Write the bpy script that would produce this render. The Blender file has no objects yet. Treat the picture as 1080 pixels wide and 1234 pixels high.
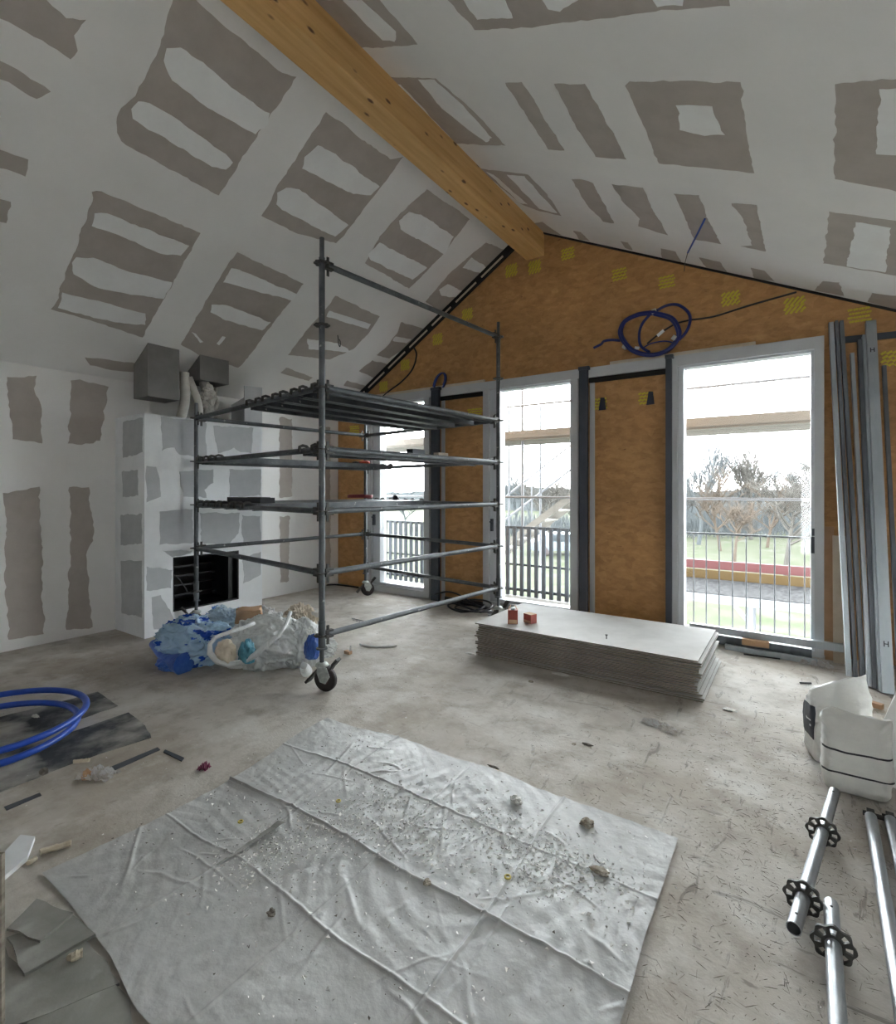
import bpy, bmesh, math, random
from mathutils import Vector, Matrix, noise

random.seed(7)
S = bpy.context.scene
COL = S.collection

# ------------------------------------------------------------------ camera
CAM_H = 1.62            # eye height above the floor
FOC = 615.0             # focal length in pixels of the 1080 px wide frame
YAW = math.radians(34.33)
HOR = 590.0             # image row of the horizon
cam_d = bpy.data.cameras.new('camera')
cam_d.sensor_fit = 'HORIZONTAL'
cam_d.sensor_width = 36.0
cam_d.lens = 36.0 * FOC / 1080.0
cam_d.shift_y = -(617.0 - HOR) / 1080.0
cam_d.clip_start = 0.05
cam_d.clip_end = 500
cam = bpy.data.objects.new('camera', cam_d)
COL.objects.link(cam)
cam.location = (0, 0, CAM_H)
cam.rotation_euler = (math.radians(90), 0, YAW)
S.camera = cam

# ------------------------------------------------------------------ world: bright hazy overcast sky, low veiled sun
SUN_DIR = Vector((-0.63, 0.78, 0.16)).normalized()
SKY = 1.5
world = bpy.data.worlds.new('overcast_sky')
S.world = world
world.use_nodes = True
wn, wl = world.node_tree.nodes, world.node_tree.links
wn.clear()
w_out = wn.new('ShaderNodeOutputWorld')
w_bg = wn.new('ShaderNodeBackground')
w_geo = wn.new('ShaderNodeTexCoord')
w_dot = wn.new('ShaderNodeVectorMath'); w_dot.operation = 'DOT_PRODUCT'
w_dot.inputs[1].default_value = SUN_DIR
w_clamp = wn.new('ShaderNodeMath'); w_clamp.operation = 'MAXIMUM'; w_clamp.inputs[1].default_value = 0.0
w_pow = wn.new('ShaderNodeMath'); w_pow.operation = 'POWER'; w_pow.inputs[1].default_value = 14.0
w_mul = wn.new('ShaderNodeMath'); w_mul.operation = 'MULTIPLY_ADD'
w_mul.inputs[1].default_value = 1.3 * SKY
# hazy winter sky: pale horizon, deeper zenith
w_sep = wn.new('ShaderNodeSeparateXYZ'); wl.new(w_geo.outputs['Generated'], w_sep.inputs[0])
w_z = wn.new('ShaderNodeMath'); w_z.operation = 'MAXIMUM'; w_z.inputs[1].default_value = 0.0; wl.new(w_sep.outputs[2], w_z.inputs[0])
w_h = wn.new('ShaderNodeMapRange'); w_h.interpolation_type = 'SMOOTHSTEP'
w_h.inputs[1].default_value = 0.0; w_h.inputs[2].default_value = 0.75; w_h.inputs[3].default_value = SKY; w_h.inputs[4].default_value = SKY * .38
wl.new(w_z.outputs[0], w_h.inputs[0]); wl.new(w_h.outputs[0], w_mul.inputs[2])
wl.new(w_geo.outputs['Generated'], w_dot.inputs[0])
wl.new(w_dot.outputs['Value'], w_clamp.inputs[0])
wl.new(w_clamp.outputs[0], w_pow.inputs[0])
wl.new(w_pow.outputs[0], w_mul.inputs[0])
w_bg.inputs['Color'].default_value = (0.93, 0.97, 1.0, 1)
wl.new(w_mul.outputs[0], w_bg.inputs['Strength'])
wl.new(w_bg.outputs[0], w_out.inputs[0])

vs = S.view_settings
vs.view_transform = 'Standard'
vs.look = 'None'
vs.gamma = 1.0
vs.use_curve_mapping = False
vs.exposure = 4.4

# ------------------------------------------------------------------ pixel -> place (the photograph's camera model)
CS, SN = math.cos(YAW), math.sin(YAW)
FWD = Vector((-SN, CS, 0)); RGT = Vector((CS, SN, 0)); UP = Vector((0, 0, 1))
CAMP = Vector((0, 0, CAM_H))
def ray(px, py):
    return FWD + RGT * ((px - 540.0) / FOC) + UP * ((HOR - py) / FOC)
def hit(px, py, n, d):
    r = ray(px, py); n = Vector(n)
    return CAMP + r * ((d - n.dot(CAMP)) / n.dot(r))
def P(px, py, z=0.0): return hit(px, py, (0, 0, 1), z)
def PY(px, py, y): return hit(px, py, (0, 1, 0), y)
def PX(px, py, x): return hit(px, py, (1, 0, 0), x)

# room measures
XL, XR, YB, YG = -6.53, 1.40, -3.2, 6.20      # left wall, right wall, back wall, gable wall (room side)
YF = 6.08                                     # room face of the window frames
LS, LZ = 0.609, 2.90                          # left ceiling: z = LZ + LS*(x-XL)
RS, RZ = 0.488, 3.64                          # right ceiling: z = RZ - RS*x
RIDX = (RZ - LZ + LS * XL) / (LS + RS)
RIDZ = RZ - RS * RIDX
def zl(x): return LZ + LS * (x - XL)
def zr(x): return RZ - RS * x
NL = Vector((-LS, 0, 1)); DL = LZ - LS * XL
NR = Vector((RS, 0, 1)); DR = RZ
def PCL(px, py): return hit(px, py, NL, DL)
def PCR(px, py): return hit(px, py, NR, DR)

# ------------------------------------------------------------------ materials
MATS = {}
def hexc(h):
    h = h.lstrip('#')
    c = [int(h[i:i+2], 16) / 255 for i in (0, 2, 4)]
    return tuple(((v / 12.92) if v <= .04045 else ((v + .055) / 1.055) ** 2.4) for v in c) + (1,)
def mat(name, col, rough=.7, metal=0.0, col2=None, scale=5.0, mixlo=.35, mixhi=.65, bump=0.0, bscale=40.0,
        detail=6.0, stretch=(1, 1, 1), trans=0.0, spec=.5, bdist=.01, distort=0.0, third=None):
    if name in MATS: return MATS[name]
    m = bpy.data.materials.new(name); m.use_nodes = True
    n, l = m.node_tree.nodes, m.node_tree.links
    b = n['Principled BSDF']
    b.inputs['Roughness'].default_value = rough
    b.inputs['Metallic'].default_value = metal
    b.inputs['Specular IOR Level'].default_value = spec
    b.inputs['Base Color'].default_value = col
    if trans: b.inputs['Transmission Weight'].default_value = trans
    tc = n.new('ShaderNodeTexCoord'); mp = n.new('ShaderNodeMapping')
    mp.inputs['Scale'].default_value = stretch
    l.new(tc.outputs['Object'], mp.inputs[0])
    if col2:
        nz = n.new('ShaderNodeTexNoise'); nz.inputs['Scale'].default_value = scale
        nz.inputs['Detail'].default_value = detail; nz.inputs['Distortion'].default_value = distort
        nz.inputs['Roughness'].default_value = .6
        l.new(mp.outputs[0], nz.inputs[0])
        rp = n.new('ShaderNodeValToRGB')
        rp.color_ramp.elements[0].position = mixlo; rp.color_ramp.elements[0].color = col
        rp.color_ramp.elements[1].position = mixhi; rp.color_ramp.elements[1].color = col2
        l.new(nz.outputs['Fac'], rp.inputs[0])
        last = rp.outputs[0]
        if third:
            c3, sc3, lo3, hi3 = third
            nz3 = n.new('ShaderNodeTexNoise'); nz3.inputs['Scale'].default_value = sc3; nz3.inputs['Detail'].default_value = 8
            l.new(tc.outputs['Object'], nz3.inputs[0])
            mr = n.new('ShaderNodeMapRange'); mr.inputs[1].default_value = lo3; mr.inputs[2].default_value = hi3
            l.new(nz3.outputs['Fac'], mr.inputs[0])
            mx = n.new('ShaderNodeMix'); mx.data_type = 'RGBA'
            l.new(mr.outputs[0], mx.inputs['Factor']); l.new(last, mx.inputs['A']); mx.inputs['B'].default_value = c3
            last = mx.outputs['Result']
        l.new(last, b.inputs['Base Color'])
    if bump:
        nb = n.new('ShaderNodeTexNoise'); nb.inputs['Scale'].default_value = bscale; nb.inputs['Detail'].default_value = 5
        l.new(mp.outputs[0], nb.inputs[0])
        bp = n.new('ShaderNodeBump'); bp.inputs['Strength'].default_value = bump; bp.inputs['Distance'].default_value = bdist
        l.new(nb.outputs['Fac'], bp.inputs['Height']); l.new(bp.outputs[0], b.inputs['Normal'])
    MATS[name] = m
    return m

def g(v, w=1.0, b=1.0): return (v * w, v, v * b, 1)
M_COMP = mat('joint_compound', (.84, .83, .81, 1), .85, col2=(.76, .75, .73, 1), scale=1.3, mixlo=.3, mixhi=.75, bump=.15, bscale=9)
M_COMPW = mat('joint_compound_fresh', (.87, .88, .87, 1), .85, col2=(.82, .82, .81, 1), scale=4, bump=.1, bscale=14)
M_BOARD = mat('bare_plasterboard_paper', (.42, .375, .335, 1), .9, col2=(.465, .42, .38, 1), scale=5)
M_BOARDG = mat('grey_plasterboard_paper', (.45, .465, .475, 1), .9, col2=(.51, .52, .53, 1), scale=6)
M_BOARDD = mat('dimmed_grey_board', (.19, .185, .175, 1), .9, col2=(.225, .22, .21, 1), scale=6)  # casing board, the dim light above the chimney put into its colour
M_CHIM = mat('chimney_compound', (.86, .875, .885, 1), .85, col2=(.77, .785, .795, 1), scale=3, bump=.1, bscale=12)
M_BOARDE = mat('plasterboard_edge', (.24, .21, .165, 1), .9, col2=(.13, .108, .08, 1), scale=7, stretch=(.6, .6, 5))
M_BOARDT = mat('plasterboard_face', (.52, .51, .49, 1), .8, col2=(.43, .42, .40, 1), scale=3)
M_WHITE = mat('white_board', (.82, .82, .80, 1), .7, col2=(.76, .76, .74, 1), scale=3)
M_FRAME = mat('grey_frame_lacquer', (.46, .465, .475, 1), .45, col2=(.51, .515, .52, 1), scale=2)
M_FRAMEB = mat('frame_sash_lacquer', (.58, .595, .62, 1), .4, col2=(.54, .55, .57, 1), scale=2)
M_POST = mat('dark_steel_post', (.040, .047, .060, 1), .55, .0, col2=(.055, .063, .078, 1), scale=4)
M_BLACK = mat('black_metal', (.006, .006, .009, 1), .3, .0, spec=.5)
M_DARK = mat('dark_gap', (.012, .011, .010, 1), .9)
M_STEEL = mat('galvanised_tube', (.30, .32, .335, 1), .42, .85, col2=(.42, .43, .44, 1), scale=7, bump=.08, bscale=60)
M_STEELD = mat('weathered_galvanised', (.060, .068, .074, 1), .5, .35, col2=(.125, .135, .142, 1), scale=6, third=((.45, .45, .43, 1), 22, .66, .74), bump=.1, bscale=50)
M_ROS = mat('rosette_steel', (.045, .045, .042, 1), .55, .5, col2=(.085, .083, .075, 1), scale=20)
M_STUD = mat('stud_zinc', (.36, .40, .43, 1), .38, .55, col2=(.43, .465, .49, 1), scale=2.0, stretch=(6, 6, .4))
M_STUDB = mat('stud_zinc_shaded', (.10, .115, .13, 1), .45, .3, col2=(.15, .165, .18, 1), scale=2.0, stretch=(6, 6, .4))  # zinc darkened so the shaded gaps between the studs show in colour
M_RUBBER = mat('dark_tyre', (.03, .022, .022, 1), .6)
M_CAST = mat('castor_plate', (.55, .60, .57, 1), .5, .3, col2=(.35, .37, .35, 1), scale=30)
M_BATTEN = mat('pale_batten', (.55, .46, .35, 1), .8, col2=(.62, .54, .43, 1), scale=8)
M_TIMBER = mat('raw_timber', (.62, .40, .20, 1), .7, col2=(.72, .52, .30, 1), scale=3, stretch=(1, .15, 1))
M_BLUE = mat('blue_hose', (.012, .055, .32, 1), .35, col2=(.016, .07, .40, 1), scale=9)
M_BLUEC = mat('blue_cable', (.012, .020, .135, 1), .4)
M_CABLE = mat('black_cable', (.012, .012, .016, 1), .5)
M_TAPE = mat('masking_tape', (.70, .69, .60, 1), .7)
M_YEL = mat('yellow_print', (.64, .54, .05, 1), .8, col2=(.52, .43, .05, 1), scale=30)
M_FELT = mat('bitumen_felt', (.032, .036, .042, 1), .8, col2=(.16, .165, .165, 1), scale=6, mixlo=.45, mixhi=.68, third=((.42, .40, .36, 1), 2.6, .46, .64), bump=.2)
M_SLAB = mat('grey_slab', (.21, .208, .185, 1), .85, col2=(.31, .305, .28, 1), scale=4, third=((.42, .41, .38, 1), 7, .56, .75), bump=.2, bscale=30)
M_CARD = mat('brown_card', (.40, .24, .13, 1), .8, col2=(.48, .30, .18, 1), scale=6)
M_BOXR = mat('red_card', (.34, .06, .04, 1), .6, col2=(.26, .05, .035, 1), scale=20)
M_PAPER = mat('cream_paper', (.62, .52, .40, 1), .8, col2=(.72, .64, .52, 1), scale=10, bump=.6, bscale=22, bdist=.02)
M_SACK = mat('sack_paper', (.70, .69, .65, 1), .75, col2=(.60, .59, .56, 1), scale=6, bump=.5, bscale=14, bdist=.015)
M_SACKW = mat('sack_film', (.80, .80, .78, 1), .45, col2=(.74, .73, .69, 1), scale=7, bump=.6, bscale=10, bdist=.03)
M_STRIPE = mat('black_print', (.02, .02, .024, 1), .6)
M_CRUMB = mat('plaster_crumb', (.80, .79, .76, 1), .9, col2=(.58, .57, .53, 1), scale=9)
M_SPLINT = mat('dark_splinter', (.10, .088, .072, 1), .9, col2=(.28, .25, .21, 1), scale=3)
M_CHIP = mat('brown_chip', (.16, .12, .08, 1), .9, col2=(.5, .46, .38, 1), scale=25)
M_RED = mat('red_cloth', (.45, .06, .03, 1), .8)
M_GRASS = mat('pale_lawn', (.050, .060, .036, 1), .95, col2=(.070, .071, .053, 1), scale=.8, third=((.085, .083, .072, 1), .9, .52, .7), spec=.03)
M_BARK = mat('grey_bark', (.05, .047, .043, 1), .9, col2=(.067, .063, .057, 1), scale=3, spec=.03)
M_BARKO = mat('russet_twigs', (.073, .057, .045, 1), .9, col2=(.067, .056, .046, 1), scale=3, spec=.03)
M_BARKB = mat('blue_grey_twigs', (.056, .063, .067, 1), .9, col2=(.067, .071, .072, 1), scale=3, spec=.03)
M_HILL = mat('hazy_hill', (.05, .056, .06, 1), 1, col2=(.06, .065, .065, 1), scale=.15, spec=.03)
M_PICK = mat('slate_picket', (.045, .054, .066, 1), .7, col2=(.06, .069, .078, 1), scale=2, spec=.03)
M_EAVE = mat('grey_plank', (.062, .058, .050, 1), .8, col2=(.085, .079, .068, 1), scale=3, stretch=(.2, 1, 1))
M_YTIM = mat('yellow_timber', (.072, .049, .023, 1), .8, col2=(.084, .06, .031, 1), scale=2, spec=.03)
M_REDP = mat('red_rail_paint', (.058, .010, .011, 1), .6)
M_DECK = mat('perforated_deck', (.050, .050, .051, 1), .8, col2=(.02, .02, .021, 1), scale=24, mixlo=.48, mixhi=.53, detail=0, spec=.03)
M_CARP = mat('car_paint', (.10, .115, .13, 1), .3, .3)
M_TEAL = mat('teal_plastic', (.03, .17, .24, 1), .3, col2=(.10, .32, .42, 1), scale=12)
M_PURP = mat('purple_foil', (.22, .03, .09, 1), .3)
M_FOAM = mat('white_foam', (.72, .73, .74, 1), .6, col2=(.62, .63, .64, 1), scale=6)
M_BONE = mat('dried_foam', (.66, .60, .48, 1), .8, col2=(.55, .46, .34, 1), scale=20, bump=.5)
M_DUCT = mat('white_flex_duct', (.60, .58, .54, 1), .7, col2=(.5, .48, .44, 1), scale=10)
M_FOIL = mat('crinkled_wrap', (.62, .60, .55, 1), .5, col2=(.42, .40, .36, 1), scale=20, bump=1, bscale=20, bdist=.04)

def glass_mat():
    m = bpy.data.materials.new('window_glass'); m.use_nodes = True
    n, l = m.node_tree.nodes, m.node_tree.links; n.clear()
    o = n.new('ShaderNodeOutputMaterial'); t = n.new('ShaderNodeBsdfTransparent'); gl = n.new('ShaderNodeBsdfGlossy')
    t.inputs[0].default_value = (.96, .975, .975, 1); gl.inputs['Roughness'].default_value = .02
    f = n.new('ShaderNodeFresnel'); f.inputs[0].default_value = 1.25
    x = n.new('ShaderNodeMixShader')
    l.new(f.outputs[0], x.inputs[0]); l.new(t.outputs[0], x.inputs[1]); l.new(gl.outputs[0], x.inputs[2]); l.new(x.outputs[0], o.inputs[0])
    return m
M_GLASS = glass_mat()

def film_mat(name, col, col2, alpha, rough=.25, scale=5, lo=.45, hi=.55, bump=.8, bscale=12, stretch=(1, 1, 1)):
    """thin plastic film: translucent, partly see-through, crinkled"""
    m = mat(name, col, rough, col2=col2, scale=scale, mixlo=lo, mixhi=hi, bump=bump, bscale=bscale, bdist=.03, stretch=stretch)
    n, l = m.node_tree.nodes, m.node_tree.links
    b = n['Principled BSDF']; o = n['Material Output']
    tr = n.new('ShaderNodeBsdfTranslucent'); tp = n.new('ShaderNodeBsdfTransparent')
    src = b.inputs['Base Color'].links[0].from_socket
    l.new(src, tr.inputs[0])
    a = n.new('ShaderNodeMixShader'); a.inputs[0].default_value = .3
    l.new(b.outputs[0], a.inputs[1]); l.new(tr.outputs[0], a.inputs[2])
    c = n.new('ShaderNodeMixShader'); c.inputs[0].default_value = alpha
    l.new(tp.outputs[0], c.inputs[1]); l.new(a.outputs[0], c.inputs[2]); l.new(c.outputs[0], o.inputs[0])
    return m
M_BAGB = film_mat('blue_printed_film', (.46, .64, .80, 1), (.02, .09, .52, 1), .94, scale=5.5, lo=.56, hi=.575, rough=.16, bump=.7, bscale=13, stretch=(.6, .6, 1.6))
M_BAGP = film_mat('pale_blue_film', (.58, .72, .82, 1), (.10, .26, .68, 1), .90, scale=6, rough=.16, lo=.54, hi=.57, bump=.7, bscale=14)
M_BAGW = film_mat('white_film', (.88, .89, .88, 1), (.76, .77, .76, 1), .94, rough=.2, scale=5, bump=.8, bscale=16, stretch=(1, 1, .3))
M_WRAP = film_mat('clear_wrapper', (.75, .75, .75, 1), (.62, .58, .54, 1), .7, scale=25, bump=.8, bscale=40)

def osb_mat():
    m = bpy.data.materials.new('oriented_strand_board'); m.use_nodes = True
    n, l = m.node_tree.nodes, m.node_tree.links; b = n['Principled BSDF']
    tc = n.new('ShaderNodeTexCoord')
    def mp(rot, sc):
        q = n.new('ShaderNodeMapping'); q.inputs['Rotation'].default_value = rot; q.inputs['Scale'].default_value = sc
        l.new(tc.outputs['Object'], q.inputs[0]); return q
    a = n.new('ShaderNodeTexVoronoi'); a.inputs['Scale'].default_value = 14
    l.new(mp((0, .5, 0), (.8, 1, 1.5)).outputs[0], a.inputs['Vector'])
    c = n.new('ShaderNodeTexNoise'); c.inputs['Scale'].default_value = 9; c.inputs['Detail'].default_value = 9; c.inputs['Roughness'].default_value = .75
    l.new(mp((0, -.5, 0), (.8, 1, 1.4)).outputs[0], c.inputs['Vector'])
    d = n.new('ShaderNodeTexNoise'); d.inputs['Scale'].default_value = 1.1; d.inputs['Detail'].default_value = 4
    l.new(tc.outputs['Object'], d.inputs['Vector'])
    e = n.new('ShaderNodeTexNoise'); e.inputs['Scale'].default_value = 26; e.inputs['Detail'].default_value = 3
    l.new(mp((0, .5, 0), (.5, 1, 1.8)).outputs[0], e.inputs['Vector'])
    sep = n.new('ShaderNodeSeparateColor'); l.new(a.outputs['Color'], sep.inputs[0])
    ad = n.new('ShaderNodeMath'); ad.operation = 'MULTIPLY_ADD'; ad.inputs[1].default_value = .22; l.new(sep.outputs[0], ad.inputs[0]); l.new(c.outputs['Fac'], ad.inputs[2])
    rp = n.new('ShaderNodeValToRGB'); cr = rp.color_ramp
    cr.elements[0].position = .40; cr.elements[0].color = (.36, .18, .062, 1)
    cr.elements[1].position = .92; cr.elements[1].color = (.58, .325, .135, 1)
    k = cr.elements.new(.65); k.color = (.47, .245, .09, 1)
    l.new(ad.outputs[0], rp.inputs[0])
    r2 = n.new('ShaderNodeMapRange'); r2.inputs[1].default_value = .70; r2.inputs[2].default_value = .77
    l.new(e.outputs['Fac'], r2.inputs[0])
    mx = n.new('ShaderNodeMix'); mx.data_type = 'RGBA'; mx.inputs['B'].default_value = (.20, .085, .03, 1)
    l.new(r2.outputs[0], mx.inputs['Factor']); l.new(rp.outputs[0], mx.inputs['A'])
    r3 = n.new('ShaderNodeMapRange'); r3.inputs[1].default_value = .35; r3.inputs[2].default_value = .7; r3.inputs[3].default_value = .86; r3.inputs[4].default_value = 1.12
    l.new(d.outputs['Fac'], r3.inputs[0])
    hs = n.new('ShaderNodeHueSaturation'); l.new(mx.outputs['Result'], hs.inputs['Color']); l.new(r3.outputs[0], hs.inputs['Value'])
    l.new(hs.outputs[0], b.inputs['Base Color']); b.inputs['Roughness'].default_value = .6
    bp = n.new('ShaderNodeBump'); bp.inputs['Strength'].default_value = .15; bp.inputs['Distance'].default_value = .01
    l.new(c.outputs['Fac'], bp.inputs['Height']); l.new(bp.outputs[0], b.inputs['Normal'])
    return m
M_OSB = osb_mat()

def beam_mat():
    m = bpy.data.materials.new('glulam_spruce'); m.use_nodes = True
    n, l = m.node_tree.nodes, m.node_tree.links; b = n['Principled BSDF']
    tc = n.new('ShaderNodeTexCoord'); q = n.new('ShaderNodeMapping'); q.inputs['Scale'].default_value = (9, .5, 9); l.new(tc.outputs['Object'], q.inputs[0])
    a = n.new('ShaderNodeTexNoise'); a.inputs['Scale'].default_value = 2.2; a.inputs['Detail'].default_value = 7; l.new(q.outputs[0], a.inputs['Vector'])
    rp = n.new('ShaderNodeValToRGB'); rp.color_ramp.elements[0].position = .3; rp.color_ramp.elements[0].color = (.56, .31, .10, 1)
    rp.color_ramp.elements[1].position = .7; rp.color_ramp.elements[1].color = (.74, .47, .20, 1); l.new(a.outputs['Fac'], rp.inputs[0])
    q2 = n.new('ShaderNodeMapping'); q2.inputs['Scale'].default_value = (10, 4.2, 10); l.new(tc.outputs['Object'], q2.inputs[0])
    v = n.new('ShaderNodeTexVoronoi'); v.inputs['Scale'].default_value = .95; l.new(q2.outputs[0], v.inputs['Vector'])
    mr = n.new('ShaderNodeMapRange'); mr.inputs[1].default_value = .17; mr.inputs[2].default_value = .09; l.new(v.outputs['Distance'], mr.inputs[0])
    mx = n.new('ShaderNodeMix'); mx.data_type = 'RGBA'; mx.inputs['B'].default_value = (.13, .05, .015, 1)
    l.new(mr.outputs[0], mx.inputs['Factor']); l.new(rp.outputs[0], mx.inputs['A']); l.new(mx.outputs['Result'], b.inputs['Base Color'])
    b.inputs['Roughness'].default_value = .5
    return m
M_BEAM = beam_mat()

def floor_mat():
    m = bpy.data.materials.new('dusty_floor'); m.use_nodes = True
    n, l = m.node_tree.nodes, m.node_tree.links; b = n['Principled BSDF']
    tc = n.new('ShaderNodeTexCoord')
    def nz(sc, det=6, st=(1, 1, 1), rot=(0, 0, 0), dist=0):
        q = n.new('ShaderNodeMapping'); q.inputs['Scale'].default_value = st; q.inputs['Rotation'].default_value = rot; l.new(tc.outputs['Object'], q.inputs[0])
        a = n.new('ShaderNodeTexNoise'); a.inputs['Scale'].default_value = sc; a.inputs['Detail'].default_value = det; a.inputs['Roughness'].default_value = .65
        a.inputs['Distortion'].default_value = dist
        l.new(q.outputs[0], a.inputs['Vector']); return a.outputs['Fac']
    def rng(s, a, c, lo=0, hi=1):
        r = n.new('ShaderNodeMapRange'); r.inputs[1].default_value = a; r.inputs[2].default_value = c; r.inputs[3].default_value = lo; r.inputs[4].default_value = hi
        l.new(s, r.inputs[0]); return r.outputs[0]
    def mix(f, a, c):
        x = n.new('ShaderNodeMix'); x.data_type = 'RGBA'; l.new(f, x.inputs['Factor'])
        for s, v in (('A', a), ('B', c)):
            if isinstance(v, tuple): x.inputs[s].default_value = v
            else: l.new(v, x.inputs[s])
        return x.outputs['Result']
    big = nz(.75, 5)
    c1 = mix(rng(big, .40, .62), (.40, .355, .30, 1), (.55, .52, .475, 1))
    c2 = mix(rng(nz(4.5, 10), .47, .66, 0, .65), c1, (.29, .25, .205, 1))
    # scratches, straw marks in the screed
    s1 = nz(16, 5, (1, .22, 1), (0, 0, .5), 1.2); s2 = nz(15, 5, (.2, 1, 1), (0, 0, .35), 1.2)
    lines = n.new('ShaderNodeMath'); lines.operation = 'MAXIMUM'
    l.new(rng(s1, .60, .66), lines.inputs[0]); l.new(rng(s2, .61, .67), lines.inputs[1])
    # stronger where the dust is swept thin (towards the windows and the right-hand wall)
    sepx = n.new('ShaderNodeSeparateXYZ'); l.new(tc.outputs['Object'], sepx.inputs[0])
    wx = rng(sepx.outputs[0], -2.6, -.6, .12, .62)
    mm = n.new('ShaderNodeMath'); mm.operation = 'MULTIPLY'; l.new(lines.outputs[0], mm.inputs[0]); l.new(wx, mm.inputs[1])
    c3 = mix(mm.outputs[0], c2, (.155, .14, .12, 1))
    # pale plaster dust
    c4 = mix(rng(nz(2.1, 10), .52, .66, 0, .6), c3, (.66, .645, .61, 1))
    l.new(c4, b.inputs['Base Color']); b.inputs['Roughness'].default_value = .78; b.inputs['Specular IOR Level'].default_value = .25
    bp = n.new('ShaderNodeBump'); bp.inputs['Strength'].default_value = .35; bp.inputs['Distance'].default_value = .008
    l.new(nz(35, 6), bp.inputs['Height']); l.new(bp.outputs[0], b.inputs['Normal'])
    return m
M_FLOOR = floor_mat()

def sheet_mat():
    m = mat('plastic_dust_sheet', (.40, .40, .39, 1), .5, col2=(.49, .49, .48, 1), scale=3.2, mixlo=.35, mixhi=.7, bump=.35, bscale=26, bdist=.01,
            third=((.36, .35, .33, 1), 5.5, .56, .78))
    return m
M_SHEET = sheet_mat()

# ------------------------------------------------------------------ mesh helpers
WM = {}
class MB:
    def __init__(s): s.v = []; s.f = []
    def add(s, vs, fs):
        k = len(s.v); s.v += [Vector(p) for p in vs]; s.f += [tuple(i + k for i in q) for q in fs]; return s
    def box(s, a, b, m=None):
        (x0, y0, z0), (x1, y1, z1) = a, b
        vs = [(x0, y0, z0), (x1, y0, z0), (x1, y1, z0), (x0, y1, z0), (x0, y0, z1), (x1, y0, z1), (x1, y1, z1), (x0, y1, z1)]
        if m is not None: vs = [m @ Vector(p) for p in vs]
        return s.add(vs, [(0, 3, 2, 1), (4, 5, 6, 7), (0, 1, 5, 4), (1, 2, 6, 5), (2, 3, 7, 6), (3, 0, 4, 7)])
    def obox(s, a, b, w, h, up=(0, 0, 1), off=0.0):
        """bar from a to b, width w (sideways), height h along up"""
        a, b = Vector(a), Vector(b); d = (b - a).normalized(); sd = d.cross(Vector(up))
        if sd.length < 1e-4: sd = d.cross(Vector((1, 0, 0)))
        sd.normalize(); u = sd.cross(d)
        vs = []
        for p in (a, b):
            for i, j in ((-1, -1), (1, -1), (1, 1), (-1, 1)): vs.append(p + sd * (i * w / 2) + u * (j * h / 2 + off))
        return s.add(vs, [(0, 1, 2, 3), (7, 6, 5, 4), (0, 4, 5, 1), (1, 5, 6, 2), (2, 6, 7, 3), (3, 7, 4, 0)])
    def tube(s, pts, r, n=10, closed=False, cap=True):
        pts = [Vector(p) for p in pts]; k = len(pts)
        rr = r if isinstance(r, (list, tuple)) else [r] * k
        t0 = (pts[1] - pts[0]).normalized()
        u = t0.orthogonal().normalized(); rings = []
        for i, p in enumerate(pts):
            if closed: t = (pts[(i + 1) % k] - pts[i - 1]).normalized()
            elif i == 0: t = t0
            elif i == k - 1: t = (pts[-1] - pts[-2]).normalized()
            else: t = (pts[i + 1] - pts[i - 1]).normalized()
            u = (u - t * u.dot(t)); u = u.normalized() if u.length > 1e-6 else t.orthogonal().normalized()
            w = t.cross(u)
            rings.append([p + (u * math.cos(2 * math.pi * j / n) + w * math.sin(2 * math.pi * j / n)) * rr[i] for j in range(n)])
        vs = [q for rg in rings for q in rg]; fs = []
        for i in range(k if closed else k - 1):
            a, b = i * n, ((i + 1) % k) * n
            for j in range(n): fs.append((a + j, a + (j + 1) % n, b + (j + 1) % n, b + j))
        if not closed and cap:
            fs.append(tuple(reversed(range(n)))); fs.append(tuple(range((k - 1) * n, k * n)))
        return s.add(vs, fs)
    def lathe(s, c, axis, prof, n=24):
        c, ax = Vector(c), Vector(axis).normalized(); u = ax.orthogonal().normalized(); w = ax.cross(u)
        vs, fs = [], []
        for (r, h) in prof:
            for j in range(n):
                a = 2 * math.pi * j / n; vs.append(c + ax * h + (u * math.cos(a) + w * math.sin(a)) * r)
        for i in range(len(prof) - 1):
            for j in range(n): fs.append((i * n + j, i * n + (j + 1) % n, (i + 1) * n + (j + 1) % n, (i + 1) * n + j))
        fs.append(tuple(reversed(range(n)))); fs.append(tuple(range((len(prof) - 1) * n, len(prof) * n)))
        return s.add(vs, fs)
    def prism(s, poly, d):
        """polygon (3D points) extruded by vector d"""
        poly = [Vector(p) for p in poly]; d = Vector(d); n = len(poly)
        vs = poly + [p + d for p in poly]
        fs = [tuple(range(n)), tuple(reversed(range(n, 2 * n)))]
        for i in range(n): fs.append((i, i + n, (i + 1) % n + n, (i + 1) % n))
        return s.add(vs, fs)
    def build(s, name, m, parent=None, smooth=False, origin=None, recalc=True):
        vs = s.v
        if origin is None:
            xs = [p.x for p in vs]; ys = [p.y for p in vs]; zs = [p.z for p in vs]
            origin = Vector(((min(xs) + max(xs)) / 2, (min(ys) + max(ys)) / 2, min(zs)))
        origin = Vector(origin)
        me = bpy.data.meshes.new(name); me.from_pydata([p - origin for p in vs], [], s.f)
        if recalc:
            bm = bmesh.new(); bm.from_mesh(me); bmesh.ops.recalc_face_normals(bm, faces=bm.faces); bm.to_mesh(me); bm.free()
        me.update()
        if smooth:
            me.polygons.foreach_set('use_smooth', [True] * len(me.polygons))
            try: me.set_sharp_from_angle(angle=math.radians(40))
            except Exception: pass
        return link(name, me, m, Matrix.Translation(origin), parent)
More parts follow.
